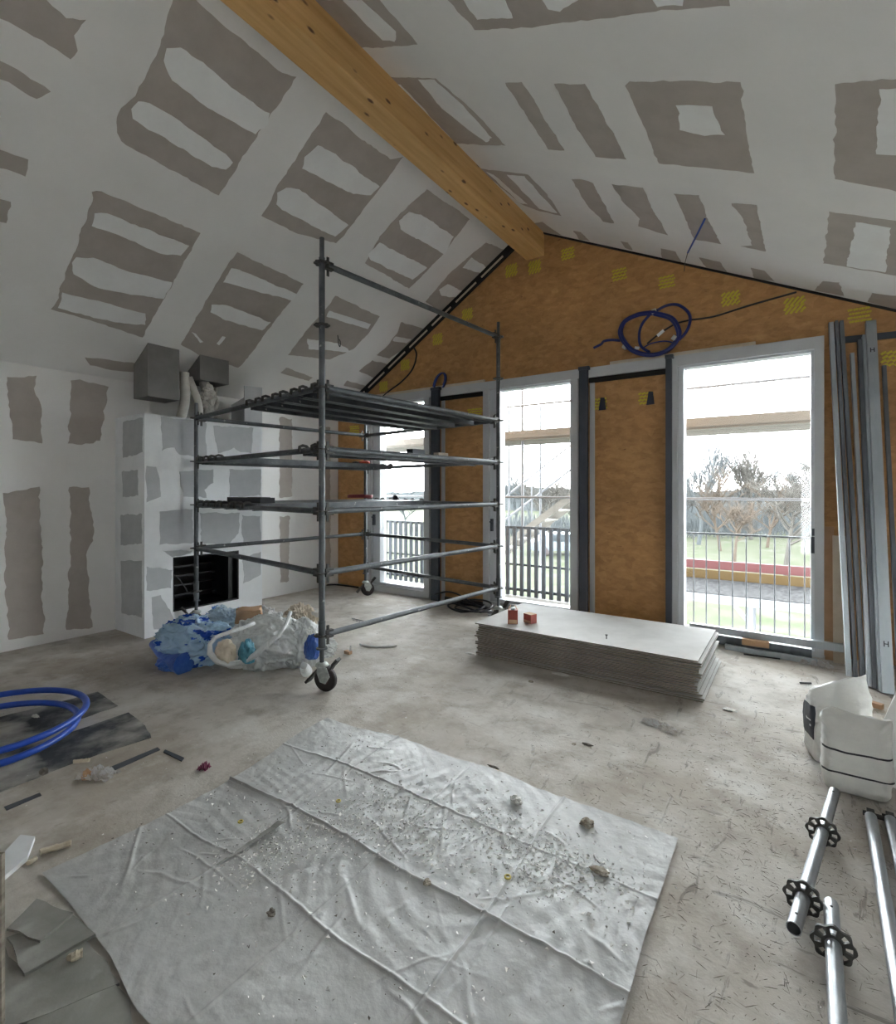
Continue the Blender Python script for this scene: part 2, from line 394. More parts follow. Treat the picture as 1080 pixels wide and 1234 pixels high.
def link(name, me, m, world, parent=None):
    if m is not None and not me.materials: me.materials.append(m)
    o = bpy.data.objects.new(name, me); COL.objects.link(o)
    WM[o] = world
    if parent is not None:
        o.parent = parent; o.matrix_basis = WM[parent].inverted() @ world
    else: o.matrix_basis = world
    return o
def empty(name, loc, label, cat, group=None, kind=None):
    o = bpy.data.objects.new(name, None); COL.objects.link(o); o.location = loc; o.empty_display_size = .1
    WM[o] = Matrix.Translation(Vector(loc)); return tag(o, label, cat, group, kind)
def tag(o, label=None, cat=None, group=None, kind=None):
    if label: o['label'] = label
    if cat: o['category'] = cat
    if group: o['group'] = group
    if kind: o['kind'] = kind
    return o
def structure(o, label): return tag(o, label, None, None, 'structure')

def rough_poly(pts, n, amp=.008, step=.035, seed=0):
    """3D polygon in the plane with normal n -> ragged hand-trowelled outline"""
    out = []; n = Vector(n).normalized()
    for i, a in enumerate(pts):
        b = pts[(i + 1) % len(pts)]; L = (b - a).length; k = max(1, int(L / step)); d = (b - a)
        if d.length < 1e-6: continue
        sd = n.cross(d.normalized())
        for j in range(k):
            t = j / k; p = a + d * t
            w = noise.noise(p * 9 + Vector((seed, 0, 0))) + .6 * noise.noise(p * 26)
            out.append(p + sd * (w * amp * 1.8 * (0 if j == 0 else 1)))
    return out
def patch(name, pts, nrm, lift, m, parent, amp=.008):
    """thin flat layer on a wall or ceiling; nrm points into the room"""
    n = Vector(nrm).normalized()
    q = [p + n * lift for p in rough_poly(pts, n, amp)]
    mb = MB(); k = len(q)
    mb.add(q + [p - n * (lift + .0005) for p in q], [tuple(range(k))] + [(i, (i + 1) % k, (i + 1) % k + k, i + k) for i in range(k)])
    o = mb.build(name, m, parent)
    # rebuild the cap as clean triangles
    bm = bmesh.new(); bm.from_mesh(o.data); bmesh.ops.triangulate(bm, faces=[f for f in bm.faces if len(f.verts) > 4]); bm.to_mesh(o.data); bm.free()
    return o
def zz(ox, oy, s, *pts): return [(ox + a / s, oy + b / s) for a, b in pts]

# ================================================================== SETTING
mb = MB().box((XL - .1, YB - .1, -.12), (XR + .1, YG + .14, 0))
floor = structure(mb.build('floor', M_FLOOR, origin=(0, 0, 0)), 'dusty grey screed floor with scratches and plaster dust')

mb = MB().box((XL - .12, YB - .1, 0), (XL, YG + .14, LZ + .02))
wall_left = structure(mb.build('wall_left', M_COMP, origin=(0, 0, 0)), 'low white-skimmed plasterboard side wall beside the chimney breast')
mb = MB().box((XR, YB - .1, 0), (XR + .12, YG + .14, zr(XR) + .05))
wall_right = structure(mb.build('wall_right', M_COMP, origin=(0, 0, 0)), 'white side wall behind the leaning white panel')
# back gable (behind the viewer) with an opening added to let in back light
WB = [(.1, .38)]
mb = MB()
xs = [XL] + [v for w in WB for v in w] + [XR]
for i in range(0, len(xs), 2): mb.box((xs[i], YB - .12, 0), (xs[i + 1], YB, 2.1))
mb.prism([(XL, YB, 2.1), (XR, YB, 2.1), (XR, YB, zr(XR)), (RIDX, YB, RIDZ), (XL, YB, LZ)], (0, -.12, 0))
wall_back = structure(mb.build('wall_back', M_COMP, origin=(0, 0, 0)), 'white gable wall with a narrow added light opening behind the viewer')

YC = YG - .03
def slab(name, x0, z0, x1, z1, lab):
    m_ = MB().prism([(x0, YB - .1, z0), (x1, YB - .1, z1), (x1, YB - .1, z1 + .1), (x0, YB - .1, z0 + .1)], (0, YC - YB + .1, 0))
    return structure(m_.build(name, M_COMP, origin=(0, 0, 0)), lab)
ceil_l = slab('ceiling_left', XL - .1, zl(XL - .1), RIDX, RIDZ, 'sloping plasterboard ceiling over the scaffold, joints skimmed white')
ceil_r = slab('ceiling_right', RIDX, RIDZ, XR + .1, zr(XR + .1), 'sloping plasterboard ceiling over the windows, joints skimmed white')

# ridge beam
mb = MB().box((-2.97, YB, 4.67), (-2.715, YG + .02, RIDZ - .07))
beam = mb.build('ridge_beam', M_BEAM, origin=(-2.84, 1.5, 4.67))
bv = beam.modifiers.new('edge', 'BEVEL'); bv.width = .006; bv.segments = 2
tag(beam, 'long golden glued timber ridge beam under the ceiling peak', 'beam', None, 'structure')
del beam['category']

# ------------------------------------------------------------------ gable wall (board) with three tall windows
WX = [(-5.75, -4.49), (-3.57, -2.22), (-1.16, .22)]
HEAD = 3.10
mb = MB()
mb.box((XL, YG, 0), (WX[0][0], YG + .12, HEAD)); mb.box((WX[2][1], YG, 0), (XR, YG + .12, HEAD))
mb.prism([(XL, YG, HEAD), (XR, YG, HEAD), (XR, YG, max(HEAD + .01, zr(XR) + .06)), (RIDX, YG, RIDZ + .08), (XL + (HEAD - LZ) / LS - .1, YG, HEAD + .02)], (0, .12, 0))
gable = structure(mb.build('wall_gable', M_OSB, origin=(0, 0, 0)), 'brown strand-board gable wall with yellow stamps and three tall windows')
for (a, b) in ((WX[0][1], WX[1][0]), (WX[1][1], WX[2][0])):
    MB().box((a - .05, YG - .02, .0), (b + .05, YG + .1, HEAD)).build('board_panel', M_OSB, gable, origin=(0, 0, 0))
# head rail across the three windows
mb = MB().box((WX[0][0], YF, 2.985), (WX[2][1], YG + .02, HEAD))
structure(mb.build('trim_1', M_FRAME), 'long grey head rail running above the windows')
for i, (xa, xb, z) in enumerate(((-6.1, -3.6, HEAD), (-1.85, -.35, HEAD))):
    structure(MB().box((xa, YG - .045, z), (xb, YG - .001, z + .055)).build('trim_%d' % (i + 2), M_BATTEN),
              ['pale timber batten above the window beside the scaffold', 'pale timber batten above the widest window, under the blue coil'][i])
WLAB = ['tall grey framed window seen through the scaffold', 'tall grey framed window between two brown board panels', 'widest tall grey framed window beside the leaning steel studs']
GB = [.12, .11, .075]
for i, (xa, xb) in enumerate(WX):
    w = empty('window_%d' % (i + 1), ((xa + xb) / 2, YF, 0), WLAB[i], None, None, 'structure')
    fa, fb = xa, xb
    sw = [.10, .09, .075][i]
    for nm, x0, x1 in (('frame_stile', fa, fa + sw), ('frame_stile', fb - sw, fb)):
        MB().box((x0, YF, 0), (x1, YG + .10, 2.985)).build(nm, M_FRAME, w)
    MB().box((fa + sw, YF, 0), (fb - sw, YG + .10, GB[i] - .02)).build('bottom_rail', M_FRAME, w)
    ia, ib = fa + sw, fb - sw
    s2 = .055
    if i < 2:
        MB().box((ia, YF + .05, GB[i] - .02), (ia + s2 + .09, YG + .08, 2.985)).build('sash_stile', M_FRAMEB, w)
        a2 = ia + s2 + .09
    else:
        MB().box((ia, YF + .05, GB[i] - .02), (ia + s2, YG + .08, 2.985)).build('sash_stile', M_FRAMEB, w); a2 = ia + s2
    b2 = ib - .028
    MB().box((b2, YF + .05, GB[i] - .02), (ib, YG + .08, 2.985)).build('sash_stile', M_FRAMEB, w)
    MB().box((a2, YF + .05, GB[i] - .02), (b2, YG + .08, GB[i] + .02)).build('sash_rail', M_FRAMEB, w)
    MB().box((a2, YF + .05, 2.965), (b2, YG + .08, 2.985)).build('sash_rail', M_FRAMEB, w)
    MB().box((a2, YG + .03, GB[i] + .02), (b2, YG + .036, 2.965)).build('pane', M_GLASS, w)
    if i == 2:
        mh = MB().box((ib - .03, YF + .015, 1.00), (ib + .005, YF + .05, 1.16)).box((ib - .02, YF + .02, 1.17), (ib, YF + .05, 1.24))
        tag(mh.build('lock_plate', M_POST, w), 'dark lock plate')
    else:
        mh = MB().box((ia + .02, YF + .01, 1.05), (ia + .05, YF + .05, 1.22)).box((ia + .025, YF - .02, 1.17), (ia + .045, YF + .01, 1.19))
        tag(mh.build('lock_plate', M_POST, w), 'dark lock plate')

# dark steel posts in front of the frames
def post(x0, x1, lab, ztop=HEAD - .01, y0=6.03):
    t = empty('steel_post', ((x0 + x1) / 2, y0 + .05, 0), lab, 'post', 'dark steel posts beside the board panels')
    MB().box((x0, y0, 0), (x1, y0 + .012, ztop)).build('web', M_POST, t)
    MB().box((x0, y0 + .012, 0), (x0 + .01, YF, ztop)).build('flange', M_POST, t)
    MB().box((x1 - .01, y0 + .012, 0), (x1, YF, ztop)).build('flange', M_POST, t)
    MB().box((x0 - .005, y0 - .01, ztop - .02), (x1 + .02, YF, ztop + .02)).build('cap_plate', M_POST, t)
def wx(px, y): return PY(px, 500, y).x
post(wx(517, 5.98), wx(526, 5.98), 'dark steel post beside the window seen through the scaffold')
post(wx(696, 5.98), wx(706, 5.98), 'dark steel post in the middle, where the taped stamps board begins')
post(wx(801, 5.98), wx(808, 5.98), 'dark steel post beside the widest window')
# dark lintel strips at the head of the board panels
for (a, b) in ((WX[0][1] + .16, WX[1][0]), (WX[1][1] + .12, WX[2][0] - .05)):
    o = MB().box((a, YF + .05, 2.93), (b, YG, 2.985)).build('dark_lintel', M_DARK, gable)
    MB().box((a, YF + .085, .0), (a + .06, YG, 2.93)).build('side_lining', M_FRAME, gable)
    MB().box((b - .012, YF + .085, .0), (b, YG, 2.93)).build('side_lining', M_POST, gable)
    MB().box((a + .06, YF + .085, .0), (b - .01, YG - .02, .05)).build('sole_plate', M_EAVE, gable)

# slope edge rail left of the ridge
nrm = Vector((-LS, 0, 1)).normalized()
e0 = Vector((XL, YG - .03, zl(XL))); e1 = Vector((-2.97, YG - .03, zl(-2.97)))
edge = MB().obox(e0 - nrm * .05, e1 - nrm * .05, .05, .10, nrm).build('trim_4', M_DARK)
structure(edge, 'dark gap strip along the sloping edge of the ceiling at the gable')
L = (e1 - e0).length; d = (e1 - e0).normalized()
for k in range(8):
    a = e0 + d * (.35 + k * .50); b = a + d * .40
    if (b - e0).length < L: MB().obox(a - nrm * .07, b - nrm * .07, .062, .026, nrm).build('batten_piece', M_BATTEN, edge)
f0 = Vector((RIDX + .2, YG - .015, zr(RIDX + .2))); f1 = Vector((XR, YG - .015, zr(XR))); nr = Vector((RS, 0, 1)).normalized()
structure(MB().obox(f0 - nr * .008, f1 - nr * .008, .028, .02, nr).build('trim_5', M_DARK), 'thin dark gap along the ceiling edge above the blue coil')

# ------------------------------------------------------------------ chimney breast
CX, CY0, CY1, CZ = -5.84, 2.714, 4.19, 2.45
OY0, OY1, OZ0, OZ1 = 3.02, 3.85, .23, .85
mb = MB()
mb.box((XL, CY0, 0), (CX, OY0, CZ)); mb.box((XL, OY1, 0), (CX, CY1, CZ))
mb.box((XL, OY0, 0), (CX, OY1, OZ0)); mb.box((XL, OY0, OZ1), (CX, OY1, CZ))
chim = structure(mb.build('wall_chimney', M_CHIM, origin=(0, 0, 0)), 'boxed-in chimney breast of grey plasterboard with white joints')
t = empty('fireplace_insert', (-6.1, (OY0 + OY1) / 2, OZ0), 'black metal fireplace insert set in the chimney breast', 'fireplace')
mb = MB().box((-6.45, OY0 + .002, OZ0 + .002), (-6.43, OY1 - .002, OZ1 - .002))
mb.box((-6.43, OY0 + .002, OZ0 + .002), (CX - .002, OY0 + .016, OZ1 - .002)); mb.box((-6.43, OY1 - .016, OZ0 + .002), (CX - .002, OY1 - .002, OZ1 - .002))
mb.box((-6.43, OY0 + .016, OZ1 - .016), (CX - .002, OY1 - .016, OZ1 - .002)); mb.box((-6.43, OY0 + .016, OZ0 + .002), (CX - .002, OY1 - .016, OZ0 + .016))
mb.build('firebox', M_BLACK, t)
for k in range(5):  # bars modelled in for the slat reflections in the black insert
    z = OZ0 + .10 + k * .115
    MB().box((-6.2, OY0 + .13, z), (-6.18, OY1 - .12, z + .02)).build('slat_reflection', mat('reflected_slat_grey', (.03, .03, .035, 1), .35, .4), t)
MB().box((-5.95, OY1 - .11, OZ0 + .016), (-5.90, OY1 - .016, OZ1 - .016)).build('door_jamb', M_BLACK, t)
pts = [Vector((-6.05, OY0 + .03 + .25 * k / 12, OZ0 + .42 - .26 * (k / 12) ** 2)) for k in range(13)]
MB().tube(pts, .006, 6).build('cable', M_CABLE, t)
# plasterboard cheek rising above the chimney at its far end
mb = MB().prism([(CX, 3.93, CZ), (CX, CY1, CZ), (CX, CY1, 2.97), (CX, 3.93, 2.95)], (-.018, 0, 0))
mb.prism([(CX - .018, CY1 - .018, CZ), (CX - .018, CY1 - .018, 2.97), (XL + .02, CY1 - .018, 2.80), (XL + .02, CY1 - .018, CZ)], (0, .018, 0))
tag(mb.build('plasterboard_cheek', M_BOARDG), 'grey plasterboard upstand on the far end of the chimney breast', 'plasterboard')
# casing boxes hanging from the ceiling
def casing(x0, x1, y0, y1, zb, lab, m):
    m_ = MB().prism([(x0, y0, zb), (x1, y0, zb), (x1, y0, zl(x1) - .002), (x0, y0, zl(x0) - .002)], (0, y1 - y0, 0))
    t_ = tag(m_.build('duct_casing', m), lab, 'casing', 'grey casings above the chimney'); return t_
casing(-6.28, -5.95, 2.80, 3.15, 2.66, 'large grey boxed duct casing hanging above the chimney breast', M_BOARDD)
casing(-6.35, -5.95, 3.40, 3.78, 2.95, 'smaller flat grey casing beneath the ceiling beside the flexible ducts', M_BOARDD)
# flexible ducts standing on the chimney
def flex(y0, y1, x, r, z1, lab, lean):
    pts = []; rr = []
    for k in range(41):
        tt = k / 40; pts.append((x + .02 * math.sin(tt * 5), y0 + (y1 - y0) * tt + lean * math.sin(tt * 3.1), CZ + .001 + (z1 - CZ) * tt)); rr.append(r * (1 + .06 * (k % 2)))
    return tag(MB().tube(pts, rr, 14).build('flexible_duct', M_DUCT, smooth=True), lab, 'duct', 'ducts on the chimney breast')
flex(3.20, 3.26, -6.02, .052, 3.02, 'thicker off-white flexible duct standing on the chimney beside the large casing', .02)
flex(3.42, 3.30, -6.00, .040, 2.97, 'slimmer leaning off-white flexible duct on the chimney', .03)
mb = MB(); pts = []; rr = []
for k in range(30):
    tt = k / 29; pts.append((-6.05 + .015 * math.sin(k * 1.3), 3.55 + .03 * math.sin(k * .9), CZ + .001 + .495 * tt)); rr.append(.07 + .02 * math.sin(k * 2.1) * (1 - tt * .5))
tag(mb.tube(pts, rr, 16).build('wrapped_flue_pipe', M_FOIL, smooth=True), 'crumpled foil-wrapped flue pipe under the smaller grey casing', 'pipe')
tag(MB().tube([(-6.1, 3.69 + .015 * math.sin(k), CZ + .001 + k * .035) for k in range(14)], [.035 + .008 * math.sin(k * 2.4) for k in range(14)], 10).build('wrapped_thin_pipe', M_FOIL, smooth=True),
    'thin wrapped pipe beside the foil-wrapped flue pipe', 'pipe')

# ------------------------------------------------------------------ bare plasterboard patches between the skimmed joints
A = (0, 0, 2.939); B = (340, 0, 2.805); D_ = (700, 0, 2.805); C_ = (400, 380, 4.909); E_ = (0, 400, 2.939); F_ = (100, 400, 3.627)
LEFT = [
 (zz(*A, (-40, -30), (150, -15), (165, 0), (235, 65), (305, 70), (262, 125), (275, 180), (250, 210), (120, 130), (0, 65), (-40, 45)), []),
 (zz(*A, (-40, 200), (0, 215), (60, 245), (180, 325), (130, 350), (60, 310), (0, 280), (-40, 265)), []),
 (zz(*A, (-40, 515), (0, 530), (100, 565), (90, 625), (0, 595), (-40, 580)), []),
 (zz(*A, (-40, 690), (0, 705), (38, 715), (22, 790), (0, 785), (-40, 775)), []),
 (zz(*A, (615, -10), (690, -5), (770, 70), (1000, 258), (1050, 272), (775, 692), (600, 600), (430, 500), (415, 470), (420, 400), (445, 370), (480, 340), (560, 180)),
  [zz(*A, (590, 170), (640, 168), (720, 220), (820, 310), (955, 400), (950, 440), (905, 475), (720, 370), (610, 285), (580, 215)),
   zz(*A, (490, 358), (530, 365), (640, 430), (800, 545), (825, 575), (800, 600), (750, 590), (600, 500), (470, 420), (465, 385))]),
 (zz(*A, (325, 680), (360, 678), (710, 825), (505, 1195), (400, 1160), (180, 1095), (190, 1085), (222, 1000), (260, 900), (330, 700)),
  [zz(*A, (335, 755), (380, 755), (480, 795), (560, 830), (670, 870), (640, 905), (560, 895), (400, 825), (325, 800)),
   zz(*A, (270, 910), (330, 912), (450, 960), (610, 1000), (580, 1058), (450, 1040), (350, 1020), (260, 970), (255, 930)),
   zz(*A, (220, 1035), (300, 1055), (515, 1110), (515, 1150), (440, 1145), (330, 1125), (205, 1090))]),
 ([(286, 304), (366, 342), (321, 400), (299, 431), (287, 443), (272, 439), (238, 427), (218, 415), (250, 360), (275, 318)],
  [[(279, 323), (289, 325), (357, 354), (352, 362), (269, 340)], [(255, 367), (272, 367.5), (326.6, 388), (316, 398), (272, 386), (253.5, 376)],
   [(231, 400), (236, 402), (245, 412), (241, 413)], [(268, 405), (272, 406), (264, 416), (261, 414)]]),
 ([(393, 135), (440, 170), (470, 192), (486, 189), (457, 228), (436, 255), (424, 271), (405, 293), (360, 282), (315, 260), (325, 245), (335, 222), (342, 213), (360, 185)],
  [[(383, 175), (400.6, 183.6), (457.6, 224.6), (447, 235), (425.6, 233.5), (386, 214), (364, 203), (367, 189)],
   [(334, 232), (345, 226), (361, 228), (420, 271), (404, 285), (368, 267), (340, 253), (333, 246)]]),
 ([(514.7, 228), (566, 264), (534, 306.6), (493, 347.6), (440, 317), (457.6, 285), (482.6, 256.7)],
  [[(493, 255), (507.6, 258.5), (546.8, 285), (536, 306.6), (482.6, 276), (481, 265.6)], [(457.6, 292), (465, 296), (514.7, 322.6), (497, 337), (447, 313.7), (443, 306.6)]]),
 (zz(*B, (690, 820), (770, 850), (680, 945), (600, 1010), (545, 1060), (485, 1020), (560, 930), (640, 860)),
  [zz(*B, (640, 870), (700, 910), (680, 925), (610, 905)), zz(*B, (530, 980), (560, 960), (610, 985), (600, 1005), (540, 1000))]),
 (zz(*B, (180, 1000), (330, 1070), (290, 1130), (240, 1180), (160, 1215), (20, 1200), (80, 1120), (160, 1030)),
  [zz(*B, (160, 1050), (300, 1095), (290, 1112), (150, 1070)), zz(*B, (85, 1145), (190, 1160), (235, 1190), (90, 1180))]),
 ([(345, 443), (377, 455), (372, 459), (338, 449)], []),
 (zz(*C_, (410, 40), (540, 80), (440, 190), (340, 255), (265, 235), (330, 180), (390, 100)), [zz(*C_, (375, 125), (470, 140), (440, 165), (360, 150))]),
 (zz(*C_, (240, 265), (330, 290), (250, 370), (160, 330)), []),
 (zz(*C_, (90, 385), (220, 425), (190, 445), (70, 415)), []),
 (zz(*E_, (300, 90), (480, 110), (475, 142), (400, 136), (320, 118)), []),
]
RIGHT = [
 (zz(*B, (75, 0), (330, 0), (458, 150), (340, 162), (225, 162)), [zz(*B, (205, 0), (270, 0), (385, 105), (380, 140), (340, 135))]),
 (zz(*B, (325, 260), (460, 262), (520, 265), (640, 370), (755, 492), (600, 485), (560, 488), (420, 350)),
  [zz(*B, (370, 282), (400, 285), (570, 465), (550, 470)), zz(*B, (460, 268), (515, 268), (600, 345), (710, 465), (690, 480), (640, 445), (540, 365))]),
 (zz(*B, (660, 568), (830, 590), (890, 650), (945, 730), (860, 710), (810, 690)), [zz(*B, (690, 580), (715, 590), (830, 690), (805, 686)), zz(*B, (760, 590), (820, 595), (930, 720), (870, 705))]),
 (zz(*B, (835, 755), (880, 750), (945, 795), (890, 790)), []),
 (zz(*B, (985, 780), (1010, 785), (1040, 815), (1005, 810)), []),
 (zz(*B, (755, 280), (810, 277), (880, 390), (955, 508), (900, 505)), []),
 ([(668, 101), (705, 101), (725, 135), (755, 192), (718, 189), (690, 145)], []),
 (zz(*D_, (150, 290), (165, 275), (540, 278), (560, 450), (587, 585), (400, 565), (265, 552), (210, 420)), [zz(*D_, (322, 355), (445, 358), (465, 410), (488, 455), (420, 458), (335, 438))]),
 ([(689, 216), (700, 216), (715, 221), (740, 269), (727, 267), (708, 247)], []),
 (zz(*D_, (105, 622), (210, 635), (250, 720), (295, 795), (195, 765), (200, 740), (150, 690)), []),
 (zz(*D_, (315, 655), (400, 660), (430, 740), (475, 825), (385, 810)), []),
 (zz(*D_, (510, 688), (595, 693), (625, 850), (540, 832), (580, 830), (550, 740)), []),
 (zz(*D_, (270, 840), (320, 850), (340, 885), (275, 875)), []),
 (zz(*D_, (400, 870), (470, 885), (495, 920), (425, 905)), []),
 (zz(*D_, (575, 905), (620, 915), (655, 950), (590, 945)), []),
 (zz(*D_, (820, 950), (875, 955), (890, 1000), (790, 982)), []),
 (zz(*D_, (135, 815), (160, 820), (175, 846), (150, 838)), []),
 (zz(*D_, (985, 990), (1100, 1005), (1100, 1055), (970, 1020)), []),
 (zz(*D_, (860, 285), (1120, 262), (1140, 660), (860, 605)), [zz(*D_, (1010, 300), (1110, 296), (1120, 525), (1000, 520))]),
 (zz(*D_, (840, 715), (1120, 755), (1120, 940), (820, 890)), [zz(*D_, (930, 750), (1050, 770), (1030, 920), (900, 900))]),
 ([(530, -12), (880, -12), (880, 7), (825, 11), (757, 18), (700, 24), (647, 32), (572, 36)],
  [zz(*B, (600, -15), (750, -15), (780, 60), (660, 65)), zz(*B, (870, -15), (1010, -15), (1000, 0), (940, 38), (900, 30)), zz(*D_, (235, -15), (350, -15), (345, 18), (260, 22))]),
]
def lay(lst, proj, nrm, parent, m=M_BOARD, amp=.008):
    for outer, inner in lst:
        b_ = patch('bare_board_patch', [proj(*p) for p in outer], nrm, .0012, m, parent, amp)
        for w_ in inner: patch('plaster_stripe', [proj(*p) for p in w_], nrm, .003, M_COMPW, b_, amp)
lay(LEFT, PCL, -NL, ceil_l); lay(RIGHT, PCR, -NR, ceil_r)
WALLP = [
 (zz(*E_, (25, 160), (130, 155), (120, 200), (145, 260), (150, 395), (45, 380), (30, 260)), []),
 (zz(*E_, (250, 172), (300, 175), (385, 195), (380, 240), (365, 280), (370, 310), (355, 385), (290, 400), (240, 395), (250, 300)), []),
 (zz(*E_, (10, 570), (140, 548), (140, 620), (150, 800), (150, 900), (155, 1070), (30, 1090), (15, 880), (25, 700)), []),
 (zz(*E_, (245, 550), (315, 550), (325, 640), (330, 740), (305, 790), (315, 930), (328, 1045), (235, 1055), (245, 900), (250, 700)), []),
 ([(337, 503), (352, 505), (352, 598), (337, 600)], []), ([(337, 622), (349, 622), (348, 700), (338, 702)], []),
 ([(392, 515), (398, 515), (398, 690), (392, 692)], []), ([(411, 512), (417, 512), (417, 690), (411, 691)], []),
]
lay(WALLP, lambda x, y: PX(x, y, XL), (1, 0, 0), wall_left, amp=.012)
CHIMP = [
 zz(*F_, (340, 370), (480, 382), (540, 400), (540, 550), (420, 535), (400, 505), (345, 520)), zz(*F_, (570, 410), (745, 420), (735, 530), (690, 525), (660, 505), (590, 530)),
 zz(*F_, (278, 585), (320, 590), (335, 640), (340, 720), (278, 745)), zz(*F_, (420, 610), (570, 600), (570, 660), (530, 690), (540, 725), (440, 720), (425, 660)),
 zz(*F_, (640, 600), (778, 600), (778, 715), (640, 720)), zz(*F_, (335, 785), (480, 775), (485, 920), (335, 930)),
 zz(*F_, (510, 790), (685, 790), (680, 880), (640, 930), (520, 920)), zz(*F_, (278, 1025), (390, 1040), (385, 1120), (278, 1130)),
 zz(*F_, (300, 1160), (340, 1150), (395, 1250), (395, 1300), (310, 1300)), zz(*F_, (700, 990), (778, 960), (778, 1060), (700, 1100)),
 zz(*F_, (345, 955), (480, 955), (470, 968), (390, 985)), zz(*F_, (695, 800), (775, 805), (775, 925), (700, 930)),
]
lay([(p, []) for p in CHIMP], lambda x, y: PX(x, y, CX), (1, 0, 0), chim, M_BOARDG, .010)
CHIMS = [zz(*F_, (175, 395), (262, 375), (262, 525), (175, 550)), zz(*F_, (170, 612), (240, 602), (242, 715), (174, 722)),
         zz(*F_, (165, 800), (258, 795), (258, 925), (165, 932)), zz(*F_, (165, 1000), (258, 1000), (258, 1250), (170, 1230))]
lay([(p, []) for p in CHIMS], lambda x, y: PY(x, y, CY0), (0, -1, 0), chim, M_BOARDG, .010)

# yellow stamps on the strand board: rows of short wavy printed bars
def stamp(px, py, w=.17, h=.15, tilt=.5, y=YG, taped=False):
    c = PY(px, py, y); mb = MB()
    for r in range(4):
        for k in range(4):
            x = c.x + (k - 1.5) * w / 4 + (r % 2) * .012; z = c.z + (1.5 - r) * h / 4
            a = Vector((x - w / 9, y - .0012, z - tilt * h / 12)); b = Vector((x + w / 9, y - .0012, z + tilt * h / 12))
            mid = (a + b) / 2 + Vector((0, 0, .006))
            for u, v in ((a, mid), (mid, b)): mb.obox(u, v, .0016, .021, (0, 0, 1))
    o = mb.build('printed_stamp', M_YEL, gable); tag(o, 'yellow printed stamp of short wavy bars')
    return c
for (px, py, tl) in ((616, 326, 2.2), (644, 322, 2.2), (684, 306, .9), (746, 331, .6), (803, 340, .5), (880, 360, 1.2), (957, 368, 1.8), (1035, 380, .1), (563, 379, 2.0), (527, 409, 2.0), (488, 440, 2.0), (462, 466, 2.0), (1076, 432, .8)):
    stamp(px, py, tilt=tl)
for (px, py, w) in ((427, 518, .22), (572, 498, .24)): stamp(px, py, w, .14, .2, YG - (.021 if px > 500 else 0))
for k, (px, py, dx) in enumerate(((726, 487, -.03), (784, 480, -.06))):
    c = PY(px, py, YG - .02)
    stamp(px + (-6 if k else -3), py, .16, .15, .6, YG - .02)
    pl = [(c.x - .045, c.z - .075), (c.x + .045, c.z - .07), (c.x + .028, c.z + .075), (c.x - .02, c.z + .08)]
    o = MB().prism([(x, YG - .0245, z) for x, z in pl], (0, .004, 0)).build('tape_square', mat('navy_tape', (.018, .02, .045, 1), .5), gable)

# ================================================================== SCAFFOLD TOWER
def camw(px, zc): return FWD * zc + RGT * ((px - 540) / FOC * zc)
p1 = P(388, 832); P1 = Vector((p1.x, p1.y, 0))
P2 = camw(236.5, 5.90); P3 = camw(600.6, 6.10); P4 = camw(440.5, 7.80)
SC = empty('scaffold_tower', (P1 + P4) / 2, 'tall galvanised rolling scaffold tower with steel decks in front of the chimney', 'scaffold')
ROSM = None
def rosette_mesh():
    me = bpy.data.meshes.new('rosette'); bm = bmesh.new(); N = 64
    rad = [.024, .034, .054, .062]
    def rr(i, j):
        a = 2 * math.pi * j / N
        return rad[i] * (1 + (.07 * math.cos(8 * a) if i == 3 else 0))
    V = [[bm.verts.new((rr(i, j) * math.cos(2 * math.pi * j / N), rr(i, j) * math.sin(2 * math.pi * j / N), -.005)) for j in range(N)] for i in range(4)]
    fs = []
    for i in range(3):
        for j in range(N):
            if i == 1 and (j % 8) in (6, 7, 0, 1): continue
            fs.append(bm.faces.new((V[i][j], V[i + 1][j], V[i + 1][(j + 1) % N], V[i][(j + 1) % N])))
    r = bmesh.ops.extrude_face_region(bm, geom=fs)
    bmesh.ops.translate(bm, vec=(0, 0, .010), verts=[q for q in r['geom'] if isinstance(q, bmesh.types.BMVert)])
    bmesh.ops.recalc_face_normals(bm, faces=bm.faces); bm.to_mesh(me); bm.free(); me.materials.append(M_ROS); return me
ROSM = rosette_mesh()
LV = [.445 + .5 * k for k in range(7)]
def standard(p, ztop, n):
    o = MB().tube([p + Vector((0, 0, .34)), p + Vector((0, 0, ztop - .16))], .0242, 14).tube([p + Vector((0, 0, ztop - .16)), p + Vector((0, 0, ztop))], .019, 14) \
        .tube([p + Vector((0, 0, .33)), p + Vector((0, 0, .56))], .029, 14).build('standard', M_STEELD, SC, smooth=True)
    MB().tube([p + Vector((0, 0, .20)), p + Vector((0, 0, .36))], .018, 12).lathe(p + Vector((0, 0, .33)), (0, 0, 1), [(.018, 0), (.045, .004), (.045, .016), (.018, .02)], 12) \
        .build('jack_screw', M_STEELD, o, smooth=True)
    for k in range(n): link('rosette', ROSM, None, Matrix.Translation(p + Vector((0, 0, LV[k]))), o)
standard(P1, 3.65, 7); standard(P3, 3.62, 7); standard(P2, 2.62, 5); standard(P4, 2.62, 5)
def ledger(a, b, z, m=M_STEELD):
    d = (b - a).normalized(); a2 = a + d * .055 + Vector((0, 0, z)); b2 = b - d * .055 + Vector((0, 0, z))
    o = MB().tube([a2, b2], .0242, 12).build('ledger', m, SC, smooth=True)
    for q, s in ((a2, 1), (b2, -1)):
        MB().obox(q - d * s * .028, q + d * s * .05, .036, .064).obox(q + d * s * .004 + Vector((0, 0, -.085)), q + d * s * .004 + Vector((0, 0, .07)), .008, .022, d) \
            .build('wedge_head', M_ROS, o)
for z in (LV[6], LV[4], LV[3], LV[2], LV[1], LV[0]): ledger(P1, P3, z)
